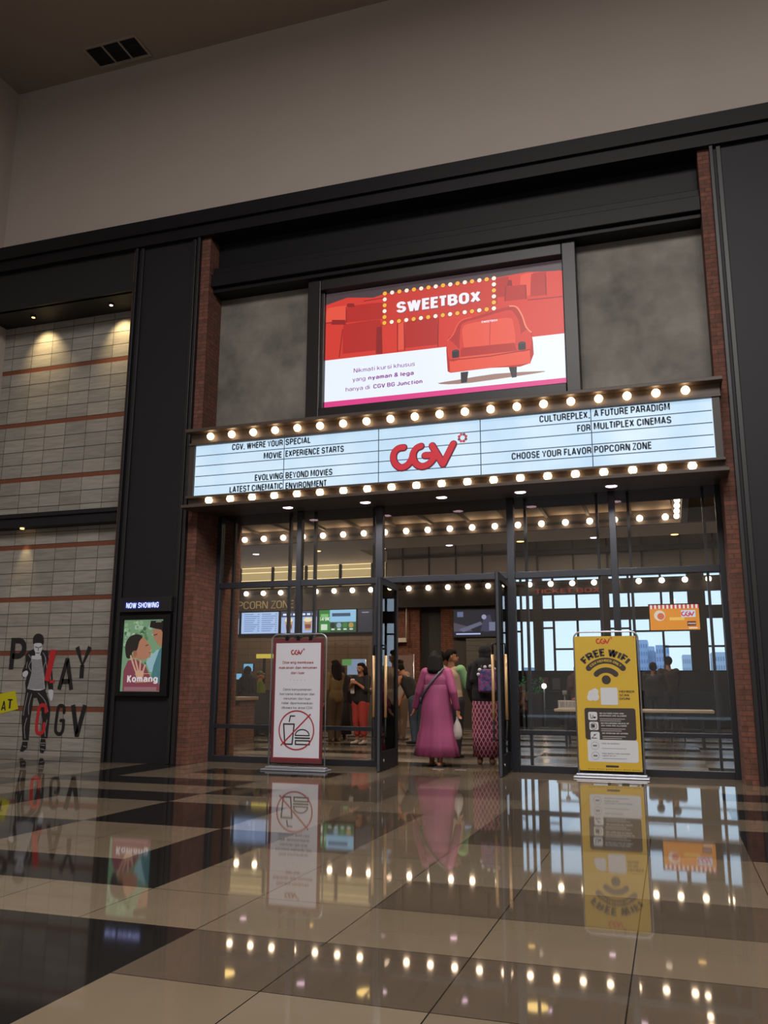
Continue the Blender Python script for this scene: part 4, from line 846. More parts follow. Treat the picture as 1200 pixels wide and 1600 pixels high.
# white box with conduit
wb = empty('wall_box', (-7.62, 24.5, 2.44), label='white wall box on brick with thin conduit running up', cat='box'); B('box_body', mat('#b9b3ac', .6), (-.26, .25, -.1, .04, 0, .13), parent=wb, bevel=.01); MB().tube([(.24, -.03, .1), (.24, -.03, 1.02)], .02).build('conduit', mat('#b9b3ac', .6), wb)
# roller shutter
m = MB()
for i in range(22): m.box(-.55, .55, -.03-.012*(i % 2), .03, .07*i, .07*i+.066)
sh = m.build('roller_shutter', mat('#5d5955', .6), label='grey slatted roller shutter below the television', cat='shutter'); sh.location = (-5.02, 24.5, 1.0)
# popcorn counter, till screens, tile wall behind
pc = empty('popcorn_counter', (-11, 23.0, 0), label='dark wooden popcorn counter along the left back of the lobby', cat='counter')
B('counter_body', mat('#33241c', .6), (-3.85, 2.6, 0, .8, 0, 1.0), parent=pc); B('counter_top', mat('#5a4030', .4), (-3.9, 2.65, -.05, .85, 1.0, 1.06), parent=pc, bevel=.01)
tw = NT('brown_tile'); fx = tw.math('LESS_THAN', tw.math('FRACT', tw.math('DIVIDE', tw.x, .42)), .03); fz = tw.math('LESS_THAN', tw.math('FRACT', tw.math('DIVIDE', tw.z, .21)), .05)
tw.col(tw.mix(tw.math('MAXIMUM', fx, fz), tw.mix(tw.noise(tw.vec, 2), '#6b5947', '#4f4136'), '#352b24'))
B('trim_12', tw.m, (-15, -8.05, 24.5, 24.56, 1.0, 2.72), kind='structure', label='brown tiled splashback under the menu boards', cat='tiles')
bs = empty('brick_stand', (-8.85, 15.7, 0), label='brick fronted ticket stand with pale top inside the left glass', cat='stand')
B('stand_body', BRICK, (-.9, .62, 0, .7, 0, .86), parent=bs); B('stand_top', mat('#8f7864', .5), (-.95, .68, -.06, .75, .86, .93), parent=bs, bevel=.01); B('stand_panel', mat('#8a5a42', .7), (-.5, .45, -.02, 0, .12, .16), (-.5, .45, -.02, 0, .66, .70), (.41, .45, -.02, 0, .16, .66), (-.5, -.46, -.02, 0, .16, .66), parent=bs)
for i, (x, y, z, w_, lab) in enumerate(((372, 1057, 1.1, .2, 'small glowing monitor on the brick stand beside the jamb'), (388, 1043, 1.3, .26, 'small glowing monitor behind the person in black hijab'))):
    p = at(x, y, 19.6+i*.3); mo = empty('monitor', (p.x, p.y, 1.06), label=lab, cat='monitor')
    B('monitor_stand', DARK, (-.04, .04, 0, .06, 0, p.z-1.06-w_*.35), (-.1, .1, -.05, .1, 0, .02), parent=mo); B('monitor_body', DARK, (-w_/2-.02, w_/2+.02, 0, .04, p.z-1.06-w_*.4, p.z-1.06+w_*.4), parent=mo); B('monitor_glow', lit('#6fa6c8', 1.1), (-w_/2, w_/2, -.004, 0, p.z-1.06-w_*.35, p.z-1.06+w_*.35), parent=mo)
B('till_counter', mat('#2b211c', .6), (-10.9, -8.6, 19.4, 20.1, 0, 1.06), label='low dark till counter carrying the monitors on the left', cat='counter', bevel=.01)
p0, p1 = at(401, 1022, 21.5), at(423, 1028.5, 21.5)
sg = empty('glowing_sign', (p0.x, 21.5, 0), label='narrow yellow glowing sign on a dark post left of white banner', cat='sign'); B('sign_post', DARK, (.2, .26, 0, .05, 0, p1.z), parent=sg); B('sign_plate', mat('#c9b24a', .4, 0, 1.0), (0, p1.x-p0.x+.1, -.02, .04, p1.z, p0.z), parent=sg)
ck = empty('chalkboard', (at(406, 1100, 17.2).x, 17.2, 0), label='dark chalkboard leaning on legs behind the left glass', cat='board')
B('board_face', mat('#26282e', .7), (-.25, .25, 0, .03, .35, 1.0), parent=ck); B('leg', DARK, (-.25, -.21, 0, .03, 0, .35), parent=ck); B('leg', DARK, (.21, .25, 0, .03, 0, .35), parent=ck)
# white sign on stand & pale banner behind the door
p0, p1 = at(543, 1030, 21), at(571, 1054, 21)
ws = empty('sign_stand', ((p0.x+p1.x)/2, 21, 0), label='white notice on a thin metal stand behind the red trousers', cat='sign'); hw = (p1.x-p0.x)/2
B('notice', lit('#97a9c0', .7), (-hw, hw, -.01, .01, p1.z, p0.z), parent=ws); MB().tube([(-hw, .02, .02), (-hw, .02, p0.z), (hw, .02, p0.z), (hw, .02, .02)], .014).build('stand_frame', SILVER, ws); B('base', SILVER, (-hw-.05, hw+.05, -.15, .15, 0, .02), parent=ws)
B('notice_mark', lit('#6b9a5a', .8), (-hw-.14, -hw+.12, -.03, -.015, p0.z-.16, p0.z-.0), parent=ws)
p0, p1 = at(612, 1024, 21.8), at(645, 1068, 21.8)
pbn = empty('roll_banner', ((p0.x+p1.x)/2, 21.8, 0), label='pale pink white banner stand before brick behind left door leaf', cat='banner'); hw = (p1.x-p0.x)/2
B('panel', mat('#a9938c', .6), (-hw, hw, 0, .02, .12, p0.z), parent=pbn); B('base', SILVER, (-hw-.04, hw+.04, -.14, .14, 0, .08), parent=pbn); MB().tube([(-hw-.02, .03, .05), (-hw-.02, .03, p0.z+.02), (hw+.02, .03, p0.z+.02), (hw+.02, .03, .05)], .013).build('hoop_frame', SILVER, pbn)
# high table with basket
tb = empty('long_table', (-.76, 18.3, 0), label='long white topped table behind the right glass', cat='table')
B('table_top', mat('#c9b9a6', .4), (-1.52, 1.52, -.4, .4, .665, .72), parent=tb, bevel=.012)
for x in (-1.3, 1.3):
    for y in (-.3, .3): B('leg', FRAME, (x-.025, x+.025, y-.025, y+.025, 0, .665), parent=tb)
B('crossbar', FRAME, (-1.3, 1.3, -.02, .02, .3, .34), parent=tb)
p0, p1 = at(877, 1097, 18.1), at(913, 1110, 18.1)
bk = empty('basket', ((p0.x+p1.x)/2, 18.15, .72), label='white slatted basket on the left end of the long table', cat='basket'); hw = (p1.x-p0.x)/2+.05
B('basket_base', WHITE, (-hw, hw, -.13, .13, 0, .02), parent=bk); m = MB()
n = 18
for i in range(n+1):
    x = -hw+2*hw*i/n
    for y in (-.13, .12): m.box(x-.008, x+.008, y, y+.01, .02, .15)
m.box(-hw, hw, -.135, -.12, .14, .165); m.box(-hw, hw, .12, .135, .14, .165); m.box(-hw-.01, -hw, -.13, .13, 0, .165); m.box(hw, hw+.01, -.13, .13, 0, .165); m.build('slats', WHITE, bk)
MB().ball((.14, 0, 0), (.14, .09, .05), 12, 8).build('red_bundle', mat('#a8483a', .7), label='red bundle lying in the white basket', cat='bundle').location = (bk.location.x-.02, 18.15, .90)
st = MB().tube([(0, 0, 0), (0, 0, .25)], .012).tube([(0, 0, .25), (0, 0, .34)], .045).build('spray_bottle', mat('#8d949c', .4), label='slim grey bottle standing in the white basket', cat='bottle'); st.location = (bk.location.x-.16, 18.15, .742)
# planter, lamp, pictures and bench by the window
pp = at(822, 1066, 27); pln = empty('potted_plant', (pp.x, 27, 0), label='leafy green plant in a dark planter under the left window', cat='plant')
B('planter', mat('#232326', .6), (-.5, .5, -.2, .2, 0, .95), parent=pln); m = MB(); rnd = random.Random(5)
for i in range(150):
    c = Vector((rnd.uniform(-.5, .55), rnd.uniform(-.2, .2), rnd.uniform(.95, 1.55)-.3*abs(rnd.uniform(-1, 1)))); c.z = max(c.z, .97)
    d = Vector((rnd.uniform(-1, 1), rnd.uniform(-1, 1), rnd.uniform(-.3, 1))).normalized(); s_ = d.cross(Vector((0, 0, 1))).normalized()*.045; L = rnd.uniform(.1, .2)
    m.add([c, c+d*L*.5+s_, c+d*L, c+d*L*.5-s_], [(0, 1, 2, 3)], i % 2)
m.build('foliage', [mat('#55c274', .6), mat('#339a54', .6)], pln)
pp = at(850, 1072, 25.6); lm = empty('post_lamp', (pp.x, 25.6, 0), label='small glowing bulb lamp on a thin post near the left window', cat='lamp')
MB().cyl((0, 0, 0), .14, .03).tube([(0, 0, .03), (0, 0, pp.z-.04)], .022).build('post', mat('#55636c', .5), lm); MB().ball((0, 0, pp.z), .07).build('bulb', BULBP, lm)
for i, (x0, y0, x1, y1, c, lab) in enumerate(((843, 1059, 856, 1076, '#7d4b44', 'small reddish picture leaning under the window by the post lamp'), (863, 1060, 875, 1077, '#6d7078', 'small grey picture leaning under the window left of the basket'), (978, 1050, 1009, 1079, '#77777a', 'pale rounded board under the window behind the wifi banner'))):
    p0, p1 = at(x0, y0, 28.85), at(x1, y1, 28.85); o = empty('picture_frame', ((p0.x+p1.x)/2, 28.868, p1.z), label=lab, cat='picture'); hw = (p1.x-p0.x)/2; h = p0.z-p1.z
    B('frame', mat('#4b4744', .6), (-hw-.02, hw+.02, 0, .03, -.02, h+.02), parent=o); B('picture', mat(c, .6), (-hw, hw, -.006, 0, 0, h), parent=o)
for i, (x, lab) in enumerate(((-4.2, 'dark upholstered bench by the window behind the seated person'), (-2.3, 'dark upholstered bench by the window left of the wifi banner'), (.6, 'dark upholstered bench by the window right of the two standing men'))):
    o = empty('bench', (x, 27.9, 0), label=lab, cat='bench', group='benches along the outdoor windows')
    B('seat', mat('#1d1f24', .7), (-.85, .85, -.35, .3, .25, .47), parent=o, bevel=.03); B('backrest', mat('#202227', .7), (-.85, .85, .22, .4, .47, 1.05), parent=o, bevel=.03); B('plinth', DARK, (-.8, .8, -.3, .3, 0, .25), parent=o)
ch = empty('bar_stool', (at(1058, 1120, 19.6).x, 19.9, 0), label='dark stool behind the long table near the two men', cat='stool')
MB().cyl((0, 0, .45), .2, .06).build('seat', DARK, ch)
for an in range(4):
    t = math.pi/4+an*math.pi/2; MB().tube([(.13*math.cos(t), .13*math.sin(t), .45), (.2*math.cos(t), .2*math.sin(t), 0)], .014).build('leg', FRAME, ch)
# city outside; distance haze is painted into the block and ground colours
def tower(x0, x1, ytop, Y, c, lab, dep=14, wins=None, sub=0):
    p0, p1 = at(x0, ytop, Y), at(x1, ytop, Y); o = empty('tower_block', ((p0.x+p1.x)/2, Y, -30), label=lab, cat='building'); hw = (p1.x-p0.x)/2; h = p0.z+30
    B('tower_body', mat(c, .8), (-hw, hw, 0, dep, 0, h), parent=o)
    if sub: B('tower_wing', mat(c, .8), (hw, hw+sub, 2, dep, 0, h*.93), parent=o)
    if wins:
        m = MB(); nx, nz, wc = wins
        for i in range(nx):
            for j in range(nz):
                x = -hw+2*hw*(i+.25)/nx; z = h-1.2-(h*.8)*(j/nz) if False else h-1.2-2.2*j
                m.box(x, x+hw/nx, -.06, 0, z-1.1, z)
        m.build('window_grid', mat(wc, .6), o)
    return o
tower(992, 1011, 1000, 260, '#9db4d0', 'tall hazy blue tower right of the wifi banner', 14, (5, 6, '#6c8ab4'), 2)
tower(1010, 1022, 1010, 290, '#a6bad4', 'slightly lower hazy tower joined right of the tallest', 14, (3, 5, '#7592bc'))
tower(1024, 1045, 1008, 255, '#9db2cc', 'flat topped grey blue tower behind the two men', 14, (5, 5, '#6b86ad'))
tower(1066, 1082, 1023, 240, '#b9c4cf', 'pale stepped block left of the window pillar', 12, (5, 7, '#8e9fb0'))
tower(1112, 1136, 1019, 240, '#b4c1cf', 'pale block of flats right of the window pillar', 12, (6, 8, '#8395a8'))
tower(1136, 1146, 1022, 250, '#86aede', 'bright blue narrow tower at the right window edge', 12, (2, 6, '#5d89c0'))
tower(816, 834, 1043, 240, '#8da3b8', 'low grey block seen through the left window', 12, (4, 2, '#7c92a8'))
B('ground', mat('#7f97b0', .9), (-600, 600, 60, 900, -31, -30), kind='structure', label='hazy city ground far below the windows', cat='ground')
# ================================================================ PEOPLE
def cap_(m, p0, r0, p1, r1, n=12):
    p0, p1 = Vector(p0), Vector(p1); d = p1-p0; L = d.length or 1e-4; t = d/L; pts = []; rs = []
    for k in range(4): a = math.pi/2*(k+.35)/4; pts.append(p0-t*r0*math.cos(a)); rs.append(r0*math.sin(a))
    for k in range(5): f = k/4; pts.append(p0+d*f); rs.append(r0+(r1-r0)*f)
    for k in range(4): a = math.pi/2*(1-(k+.35)/4); pts.append(p1+t*r1*math.cos(a)); rs.append(r1*math.sin(a))
    # drop duplicates in order of arc
    m.tube(pts, rs, n)
def remesh(mb, name, material, parent, vox, it=4):
    me = bpy.data.meshes.new(name); me.from_pydata(mb.v, [], mb.f); me.update()
    o = bpy.data.objects.new(name, me); COL.objects.link(o)
    r = o.modifiers.new('r', 'REMESH'); r.mode = 'VOXEL'; r.voxel_size = vox; r.use_smooth_shade = True
    if it: s_ = o.modifiers.new('s', 'SMOOTH'); s_.iterations = it; s_.factor = .5
    dg = bpy.context.evaluated_depsgraph_get(); dg.update()
    nm = bpy.data.meshes.new_from_object(o.evaluated_get(dg)); nm.name = name
    o.modifiers.clear(); o.data = nm; bpy.data.meshes.remove(me)
    nm.materials.clear(); nm.materials.append(material)
    nm.polygons.foreach_set('use_smooth', [True]*len(nm.polygons))
    o.parent = parent; return o
SKIN = mat('#a9745a', .6); SKIN2 = mat('#8d5c46', .6); HAIR = mat('#15110e', .85, 0, 0, .2)
def rotz(v, a, c=(0, 0)):
    x, y = v[0]-c[0], v[1]-c[1]; return Vector((c[0]+x*math.cos(a)-y*math.sin(a), c[1]+x*math.sin(a)+y*math.cos(a), v[2]))
class P:
    """one figure; local frame: +y is where it faces, z up, sizes in body heights S"""
    def __init__(s, lab, loc, rz, S, lean=0, armL=None, armR=None, stepL=0, stepR=0, head=0, nod=0, skin=None, vox=.006, wide=1.0, spread=0, seated=False, curl=.6):
        s.S = S; s.root = empty('person', loc, rz, lab, 'person'); s.wide = wide; s.lean = lean; s.head = head; s.nod = nod; s.vox = vox; s.seated = seated
        T = s.T; q = s.q = {}
        w_ = wide
        hz = .50 if not seated else .27
        s.hz = hz
        for sd, sg, st in (('L', -1, stepL), ('R', 1, stepR)):
            q['hip'+sd] = Vector((sg*.052, 0, hz+.01)); 
            if seated: q['kn'+sd] = Vector((sg*.07, .22, .29)); q['an'+sd] = Vector((sg*.07, .22, .045))
            else: q['kn'+sd] = Vector((sg*(.052+spread*.5), st*.5+.012, .28)); q['an'+sd] = Vector((sg*(.05+spread), st-.012, .042))
            q['sh'+sd] = T((sg*.103*w_, 0, .805))
            arm = armL if sd == 'L' else armR
            if arm: q['el'+sd], q['wr'+sd] = Vector(arm[0]), Vector(arm[1])
            else: q['el'+sd], q['wr'+sd] = T((sg*.135*w_, -.012, .64)), T((sg*.15*w_, .03, .495))
        m = MB()
        def E(c, r): m.ball(T(c)*S, Vector(r)*S, 16, 10)
        def C(a, ra, b, rb): cap_(m, a*S, ra*S, b*S, rb*S)
        E((0, -.005, .53), (.092*w_, .068, .065)); E((0, 0, .62), (.083*w_, .06, .085)); E((0, 0, .73), (.098*w_, .066, .095))
        C(T((-.085*w_, 0, .80)), .036, T((.085*w_, 0, .80)), .036); C(T((0, -.008, .80)), .036, T((0, 0, .885)), .03)
        hc = s.hc = T((0, .008, .932)); H = lambda v: s.Hd(v)
        def EH(c, r): m.ball(H(c)*S, Vector(r)*S, 16, 10)
        EH((0, -.004, .938), (.046, .058, .06)); EH((0, .02, .905), (.034, .038, .037)); C(H((0, .053, .935)), .006, H((0, .064, .917)), .0075)
        EH((-.047, 0, .925), (.007, .014, .02)); EH((.047, 0, .925), (.007, .014, .02)); C(H((-.012, .055, .897)), .006, H((.012, .055, .897)), .006)
        for sd, sg in (('L', -1), ('R', 1)):
            C(q['hip'+sd], .056, q['kn'+sd], .036); C(q['kn'+sd], .036, q['an'+sd], .022)
            a = q['an'+sd]; C(a+Vector((0, -.02, -.018)), .02, a+Vector((sg*.012, .09, -.026)), .014)
            C(q['sh'+sd], .032, q['el'+sd], .024); C(q['el'+sd], .024, q['wr'+sd], .016)
            d = (q['wr'+sd]-q['el'+sd]).normalized(); side = Vector((0, 1, 0)); side = (side-d*side.dot(d)); side = side.normalized() if side.length > .1 else Vector((1, 0, 0)); nrm = d.cross(side)*(-sg if abs(d.z) > .5 else 1)
            wr = q['wr'+sd]
            for k in range(4): C(wr+d*.006+side*(.013*(k-1.5)*.6), .011, wr+d*.05+side*(.0135*(k-1.5)), .0085)
            for k in range(4):
                b0 = wr+d*.05+side*(.0142*(k-1.5)); ln = (.02, .025, .027, .022)[k]
                b1 = b0+(d+nrm*-curl*.4)*ln; b2 = b1+(d*.7-nrm*curl)*ln*.9
                C(b0, .0066, b1, .006); C(b1, .006, b2, .005)
            t0 = wr+d*.015+side*.022; t1 = t0+(d*.7+side*.7)*.022; C(t0, .008, t1, .0068); C(t1, .0068, t1+(d*.95-nrm*.3)*.02, .0055)
        s.body = remesh(m, 'body', skin or SKIN, s.root, vox, 3)
    def T(s, p):
        p = Vector(p); dy = 0; hz = .5
        if s.seated: p = Vector((p.x, p.y, p.z-.23)); hz = .27
        if s.lean and p.z > hz:
            r = p.z-hz; y = p.y; a = s.lean; p = Vector((p.x, y*math.cos(a)+r*math.sin(a), hz+r*math.cos(a)-y*math.sin(a)))
        return p
    def Hd(s, v):
        v = Vector(v)-Vector((0, 0, .885)); a = s.nod; v = Vector((v.x, v.y*math.cos(a)+v.z*math.sin(a), v.z*math.cos(a)-v.y*math.sin(a)))
        v = rotz(v, s.head); a = s.lean; v = Vector((v.x, v.y*math.cos(a)+v.z*math.sin(a), v.z*math.cos(a)-v.y*math.sin(a))) if a else v
        return s.T((0, 0, .885))+v
    def blob(s, name, material, items, vox=None, it=4):
        m = MB(); S = s.S
        for i in items:
            if len(i) == 2: m.ball(Vector(i[0])*S, Vector(i[1])*S, 16, 10)
            else: cap_(m, Vector(i[0])*S, i[1]*S, Vector(i[2])*S, i[3]*S)
        return remesh(m, name, material, s.root, vox or max(.009, s.vox*1.5), it)
    def hair(s, long=0, material=None, bun=False):
        H = s.Hd; it = [(H((0, -.016, .945)), (.053, .058, .062)), (H((0, .01, .975)), (.044, .045, .028))]
        if long:
            it += [(H((-.03, -.035, .93)), .035, H((-.035, -.05, .93-long)), .034), (H((.03, -.035, .93)), .035, H((.035, -.05, .93-long)), .034), (H((0, -.045, .94)), .04, H((0, -.062, .93-long)), .036), (H((-.045, -.01, .93)), .02, H((-.055, -.03, .93-long*.8)), .024), (H((.045, -.01, .93)), .02, H((.055, -.03, .93-long*.8)), .024)]
        return s.blob('hair', material or HAIR, it)
    def hijab(s, material, drape=.12):
        H = s.Hd; T = s.T
        it = [(H((0, -.012, .942)), (.056, .062, .064)), (H((0, -.02, .90)), (.054, .052, .06)), (T((-.05, -.01, .83)), .055, T((.05, -.01, .83)), .055), (T((0, -.03, .84)), .06, T((0, -.055, .80-drape*.6)), .055), (T((-.075, -.02, .81)), .04, T((-.085, -.03, .80-drape)), .045), (T((.075, -.02, .81)), .04, T((.085, -.03, .80-drape)), .045), (T((0, .03, .83)), .04, T((0, .055, .78-drape*.4)), .05)]
        return s.blob('hijab', material, it)
    def top(s, material, hem=.50, sleeve=1.0, loose=1.12, name='shirt', sleeves=True, sleevemat=None):
        T = s.T; q = s.q; w_ = s.wide; L = loose
        it = [(T((0, 0, .74-.025*k)), ((.104-.0016*k)*w_*L, (.074-.0006*k)*L, .085)) for k in range(6)]+[(T((-.088*w_, 0, .797)), .043, T((.088*w_, 0, .797)), .043)]
        if not s.seated: it += [(T((0, -.003, z)), (.099*w_*L, .075*L, .075)) for z in [hem+.075+(.615-hem-.075)*k/4 for k in range(4)]]
        else: it.append((T((0, 0, .55)), (.1*w_*L, .078*L, .07)))
        def sl():
            r = []
            for sd in 'LR':
                r.append((q['sh'+sd], .041*L, q['el'+sd], .033*L))
                if sleeve > .5: f = (sleeve-.5)*2; r.append((q['el'+sd], .032*L, q['el'+sd]+(q['wr'+sd]-q['el'+sd])*f, .026*L))
            return r
        if sleevemat: s.blob('sleeves', sleevemat, sl())
        elif sleeves: it += sl()
        return s.blob(name, material, it, None, 9)
    def trousers(s, material, end=1.0, loose=1.15, shorts=False):
        q = s.q; it = [((0, -.004, s.hz+.03), (.1*s.wide, .076, .062))]
        for sd in 'LR':
            it.append((q['hip'+sd], .06*loose, q['kn'+sd], .042*loose)); it.append((q['kn'+sd], .041*loose, q['kn'+sd]+(q['an'+sd]-q['kn'+sd])*end, .033*loose))
        return s.blob('trousers', material, it)
    def shoes(s, material):
        for sd, sg in (('L', -1), ('R', 1)):
            a = s.q['an'+sd]; o = s.blob('shoe', material, [(a+Vector((0, -.024, -.02)), .023, a+Vector((sg*.012, .095, -.026)), .0175), (a+Vector((0, -.02, 0)), .024, a+Vector((0, .02, -.012)), .024)], .007)
    def loft(s, name, material, rings, n=72, folds=9, amp=.05, cx=None):
        """garment from (z, rx, ry, x offset, y offset) rings, with soft hanging folds that grow downwards"""
        m = MB(); S = s.S; vs = []; K = len(rings)
        for i, rg in enumerate(rings):
            z, rx, ry = rg[:3]; ox, oy = (rg[3], rg[4]) if len(rg) > 3 else (0, 0); g = (i/(K-1))**1.4
            for j in range(n):
                t = 2*math.pi*j/n; k = 1+amp*g*(math.sin(folds*t+1.3*math.sin(2*t))+.4*math.sin((folds*2+1)*t+2))
                vs.append(((ox+rx*k*math.cos(t))*S, (oy+ry*k*math.sin(t))*S, z*S))
        fs = [(i*n+j, (i+1)*n+j, (i+1)*n+(j+1) % n, i*n+(j+1) % n) for i in range(K-1) for j in range(n)]
        fs.append(tuple(range(n))); m.add(vs, fs, 0, True); o = m.build(name, material, s.root)
        sol = o.modifiers.new('t', 'SOLIDIFY'); sol.thickness = .006
        return o
    def face(s, lips=True):
        H = s.Hd; S = s.S
        for sg in (-1, 1): MB().ball(H((sg*.018, .05, .936))*S, .0062*S, 8, 6).build('eye', HAIR, s.root)
        MB().ball(H((0, .0565, .8975))*S, Vector((.013, .005, .004))*S, 8, 6).build('lips', mat('#8f4a44', .5), s.root)
def stripes_skirt():
    t = NT('batik'); u = t.math('MULTIPLY', t.math('ARCTAN2', t.y, t.x), 5.1)
    a1 = t.math('ABSOLUTE', t.math('SINE', t.math('ADD', t.math('MULTIPLY', u, 1.6), t.math('MULTIPLY', t.z, 26.)))); b1 = t.math('ABSOLUTE', t.math('SINE', t.math('SUBTRACT', t.math('MULTIPLY', u, 1.6), t.math('MULTIPLY', t.z, 26.))))
    mn = t.math('MINIMUM', a1, b1); n = t.noise(t.vec, 25, 3)
    c = t.mix(t.remap(mn, .18, .42), '#c98f98', t.mix(t.remap(n, .35, .65), '#7d1f45', '#4a1834')); t.col(c); t.p.inputs['Roughness'].default_value = .8; return t.m
# 1 woman in the long magenta dress
p = at(683, 1195, 12.62)
L = P('woman in a long magenta dress seen from behind in the doorway', (p.x, 12.62, 0), math.radians(-4), 1.67, armL=((-.165, -.005, .63), (-.215, .03, .50)), armR=((.165, -.03, .635), (.185, .01, .49)), stepL=.02, stepR=-.06, vox=.005, wide=1.0)
MG = NT('magenta_cloth'); MG.col(MG.mix(MG.remap(MG.noise(MG.vec, 3, 3), .3, .7), '#8c3a62', '#753050')); MG.p.inputs['Roughness'].default_value = .75
L.top(MG.m, .58, .97, 1.16, 'dress_bodice')
L.loft('dress_skirt', MG.m, [(.71, .108, .076), (.69, .121, .088), (.64, .122, .09), (.58, .126, .097), (.5, .136, .108), (.42, .144, .115), (.3, .158, .13), (.28, .166, .136), (.18, .182, .15), (.085, .205, .168)], folds=8, amp=.04)
L.hair(.10)
for sd, sg in (('L', -1), ('R', 1)):
    a0 = L.q['an'+sd]*L.S; MB().box(-.04, .04, -.07, .18, .0, .018).build('sandal', mat('#2a2226', .6), L.root, bevel=.006).location = (a0.x+sg*.01, a0.y, 0)
m = MB(); T = L.T; S = L.S
m.tube([Vector(v)*S for v in ((.075, -.03, .845), (.05, -.075, .80), (.0, -.088, .74), (-.06, -.09, .67), (-.115, -.06, .60), (-.135, .01, .56))], .012*S, 8); m.build('bag_strap', mat('#4a4652', .6), L.root)
b = L.blob('shoulder_bag', mat('#39353f', .6), [((-.15, .03, .57), (.03, .05, .045))])
# plastic bag in her right hand
hw_ = L.root.matrix_basis @ (L.q['wrR']*S + Vector((0.0, .01, -.10)))
m = MB(); n = 18; rings = [(0, .012), (-.06, .02), (-.12, .045), (-.2, .07), (-.28, .075), (-.33, .055), (-.345, .01)]; vs = []
for i, (z, r) in enumerate(rings):
    for j in range(n): t = 2*math.pi*j/n; kk = 1+.12*math.sin(5*t+i); vs.append((r*kk*math.cos(t), r*.7*kk*math.sin(t), z))
m.add(vs, [(i*n+j, i*n+(j+1) % n, (i+1)*n+(j+1) % n, (i+1)*n+j) for i in range(len(rings)-1) for j in range(n)], 0, True)
m.tube([(0, 0, -.02), (.014, 0, .03), (0, 0, .06), (-.014, 0, .03), (0, 0, -.02)], .005, 6)
pbg = m.build('plastic_bag', mat('#9c938c', .35), label='pale plastic bag hanging from the right hand of the magenta woman', cat='bag'); pbg.location = hw_
# 2 person with green sleeves
p = at(707, 1180, 14.2)
G = P('person in beige shirt with bright green sleeves beside the magenta dress', (p.x, 14.2, 0), math.radians(-20), 1.76, armR=((.15, .04, .66), (.15, .16, .635)), head=math.radians(-55), vox=.006)
G.top(mat('#a8917c', .8), .44, .9, 1.2, sleevemat=mat('#84b482', .8)); G.trousers(mat('#1d1b20', .8), 1.0, 1.35); G.hair(); G.face(); G.shoes(DARK)
# 3 woman with batik skirt and backpack
p = at(760, 1190, 13.2)
Bt = P('woman in black hijab with pink patterned skirt behind the right door', (p.x, 13.2, 0), math.radians(8), 1.79, armL=((-.13, .03, .64), (-.11, .10, .53)), armR=((.13, .04, .65), (.08, .12, .6)), vox=.006, head=.2, wide=.95)
BK = mat('#17161a', .85)
Bt.top(BK, .47, 1.0, 1.22, 'tunic'); Bt.hijab(BK, .1)
Bt.loft('skirt', stripes_skirt(), [(.56, .098, .08), (.5, .11, .088), (.4, .115, .09), (.25, .112, .09), (.06, .108, .09)], folds=6, amp=.03); Bt.shoes(mat('#6f4a3a', .7))
bp = empty('backpack', Bt.root.matrix_basis @ (Vector((.03, -.135, .60))*1.79), Bt.root.rotation_euler.z, 'purple patterned backpack with white pompoms on the hijab woman', 'backpack')
t = NT('backpack_print'); vn = t.noise(t.vec, 16, 4); t.col(t.mix(t.remap(vn, .42, .58), '#3c3f7a', t.mix(t.remap(t.noise(t.vec, 22, 2), .45, .6), '#a8477f', '#4a6a9a'))); t.p.inputs['Roughness'].default_value = .7
m = MB(); m.box(-.135, .135, -.07, .07, -.02, .33); o = m.build('bag_body', t.m, bp, bevel=.045)
m = MB(); m.box(-.1, .1, -.1, -.06, .0, .15); m.build('front_pocket', t.m, bp, bevel=.02)
for x, z in ((-.13, .25), (-.11, .32), (-.03, .36), (.05, .37), (.11, .33)): MB().ball((x, -.06, z), .026, 10, 8).build('pompom', WHITE, bp)
for x in (-.09, .09): MB().tube([(x, .06, .30), (x, .09, .38), (x, .16, .40)], .014).build('strap', DARK, bp)
# 4 head between them, man in dark olive
p = at(690, 1160, 15.8); a_ = P('dark haired man in dark olive shirt ahead of the magenta woman', (p.x, 15.8, 0), .1, 1.80, vox=.008, skin=SKIN2)
a_.top(mat('#3a352c', .8), .48, .6); a_.trousers(mat('#25252c', .8)); a_.hair(); a_.shoes(DARK)
# 5 bending boy
p = at(650, 1150, 17.4); a_ = P('boy in black vest leaning forward left of the magenta dress', (p.x, 17.4, 0), math.radians(75), 1.72, lean=.5, armL=((-.13, .2, .66), (-.08, .27, .55)), armR=((.13, .2, .66), (.08, .26, .52)), nod=.5, vox=.008)
a_.top(mat('#17181c', .8), .5, .55, 1.12, sleeves=False); a_.trousers(mat('#39475a', .8)); a_.hair(); a_.face(); a_.shoes(DARK)
# 6 black top with red trousers
p = at(563, 1161, 16.8); a_ = P('woman in black top and red trousers behind the left glass', (p.x, 16.8, 0), math.radians(155), 1.62, armL=((-.14, .04, .66), (-.05, .11, .74)), armR=((.14, .05, .65), (.05, .12, .70)), vox=.007, wide=1.15, spread=.01, skin=SKIN)
a_.top(mat('#141418', .8), .46, .45, 1.22); a_.trousers(mat('#a83a34', .75), .62, 1.3); a_.hair(.07); a_.face(); a_.shoes(mat('#b0a49a', .6))
tw_ = MB().box(-.05, .05, -.02, .02, 0, .3).build('white_cloth', WHITE, a_.root, bevel=.018); tw_.location = (.07, .17, 1.0)
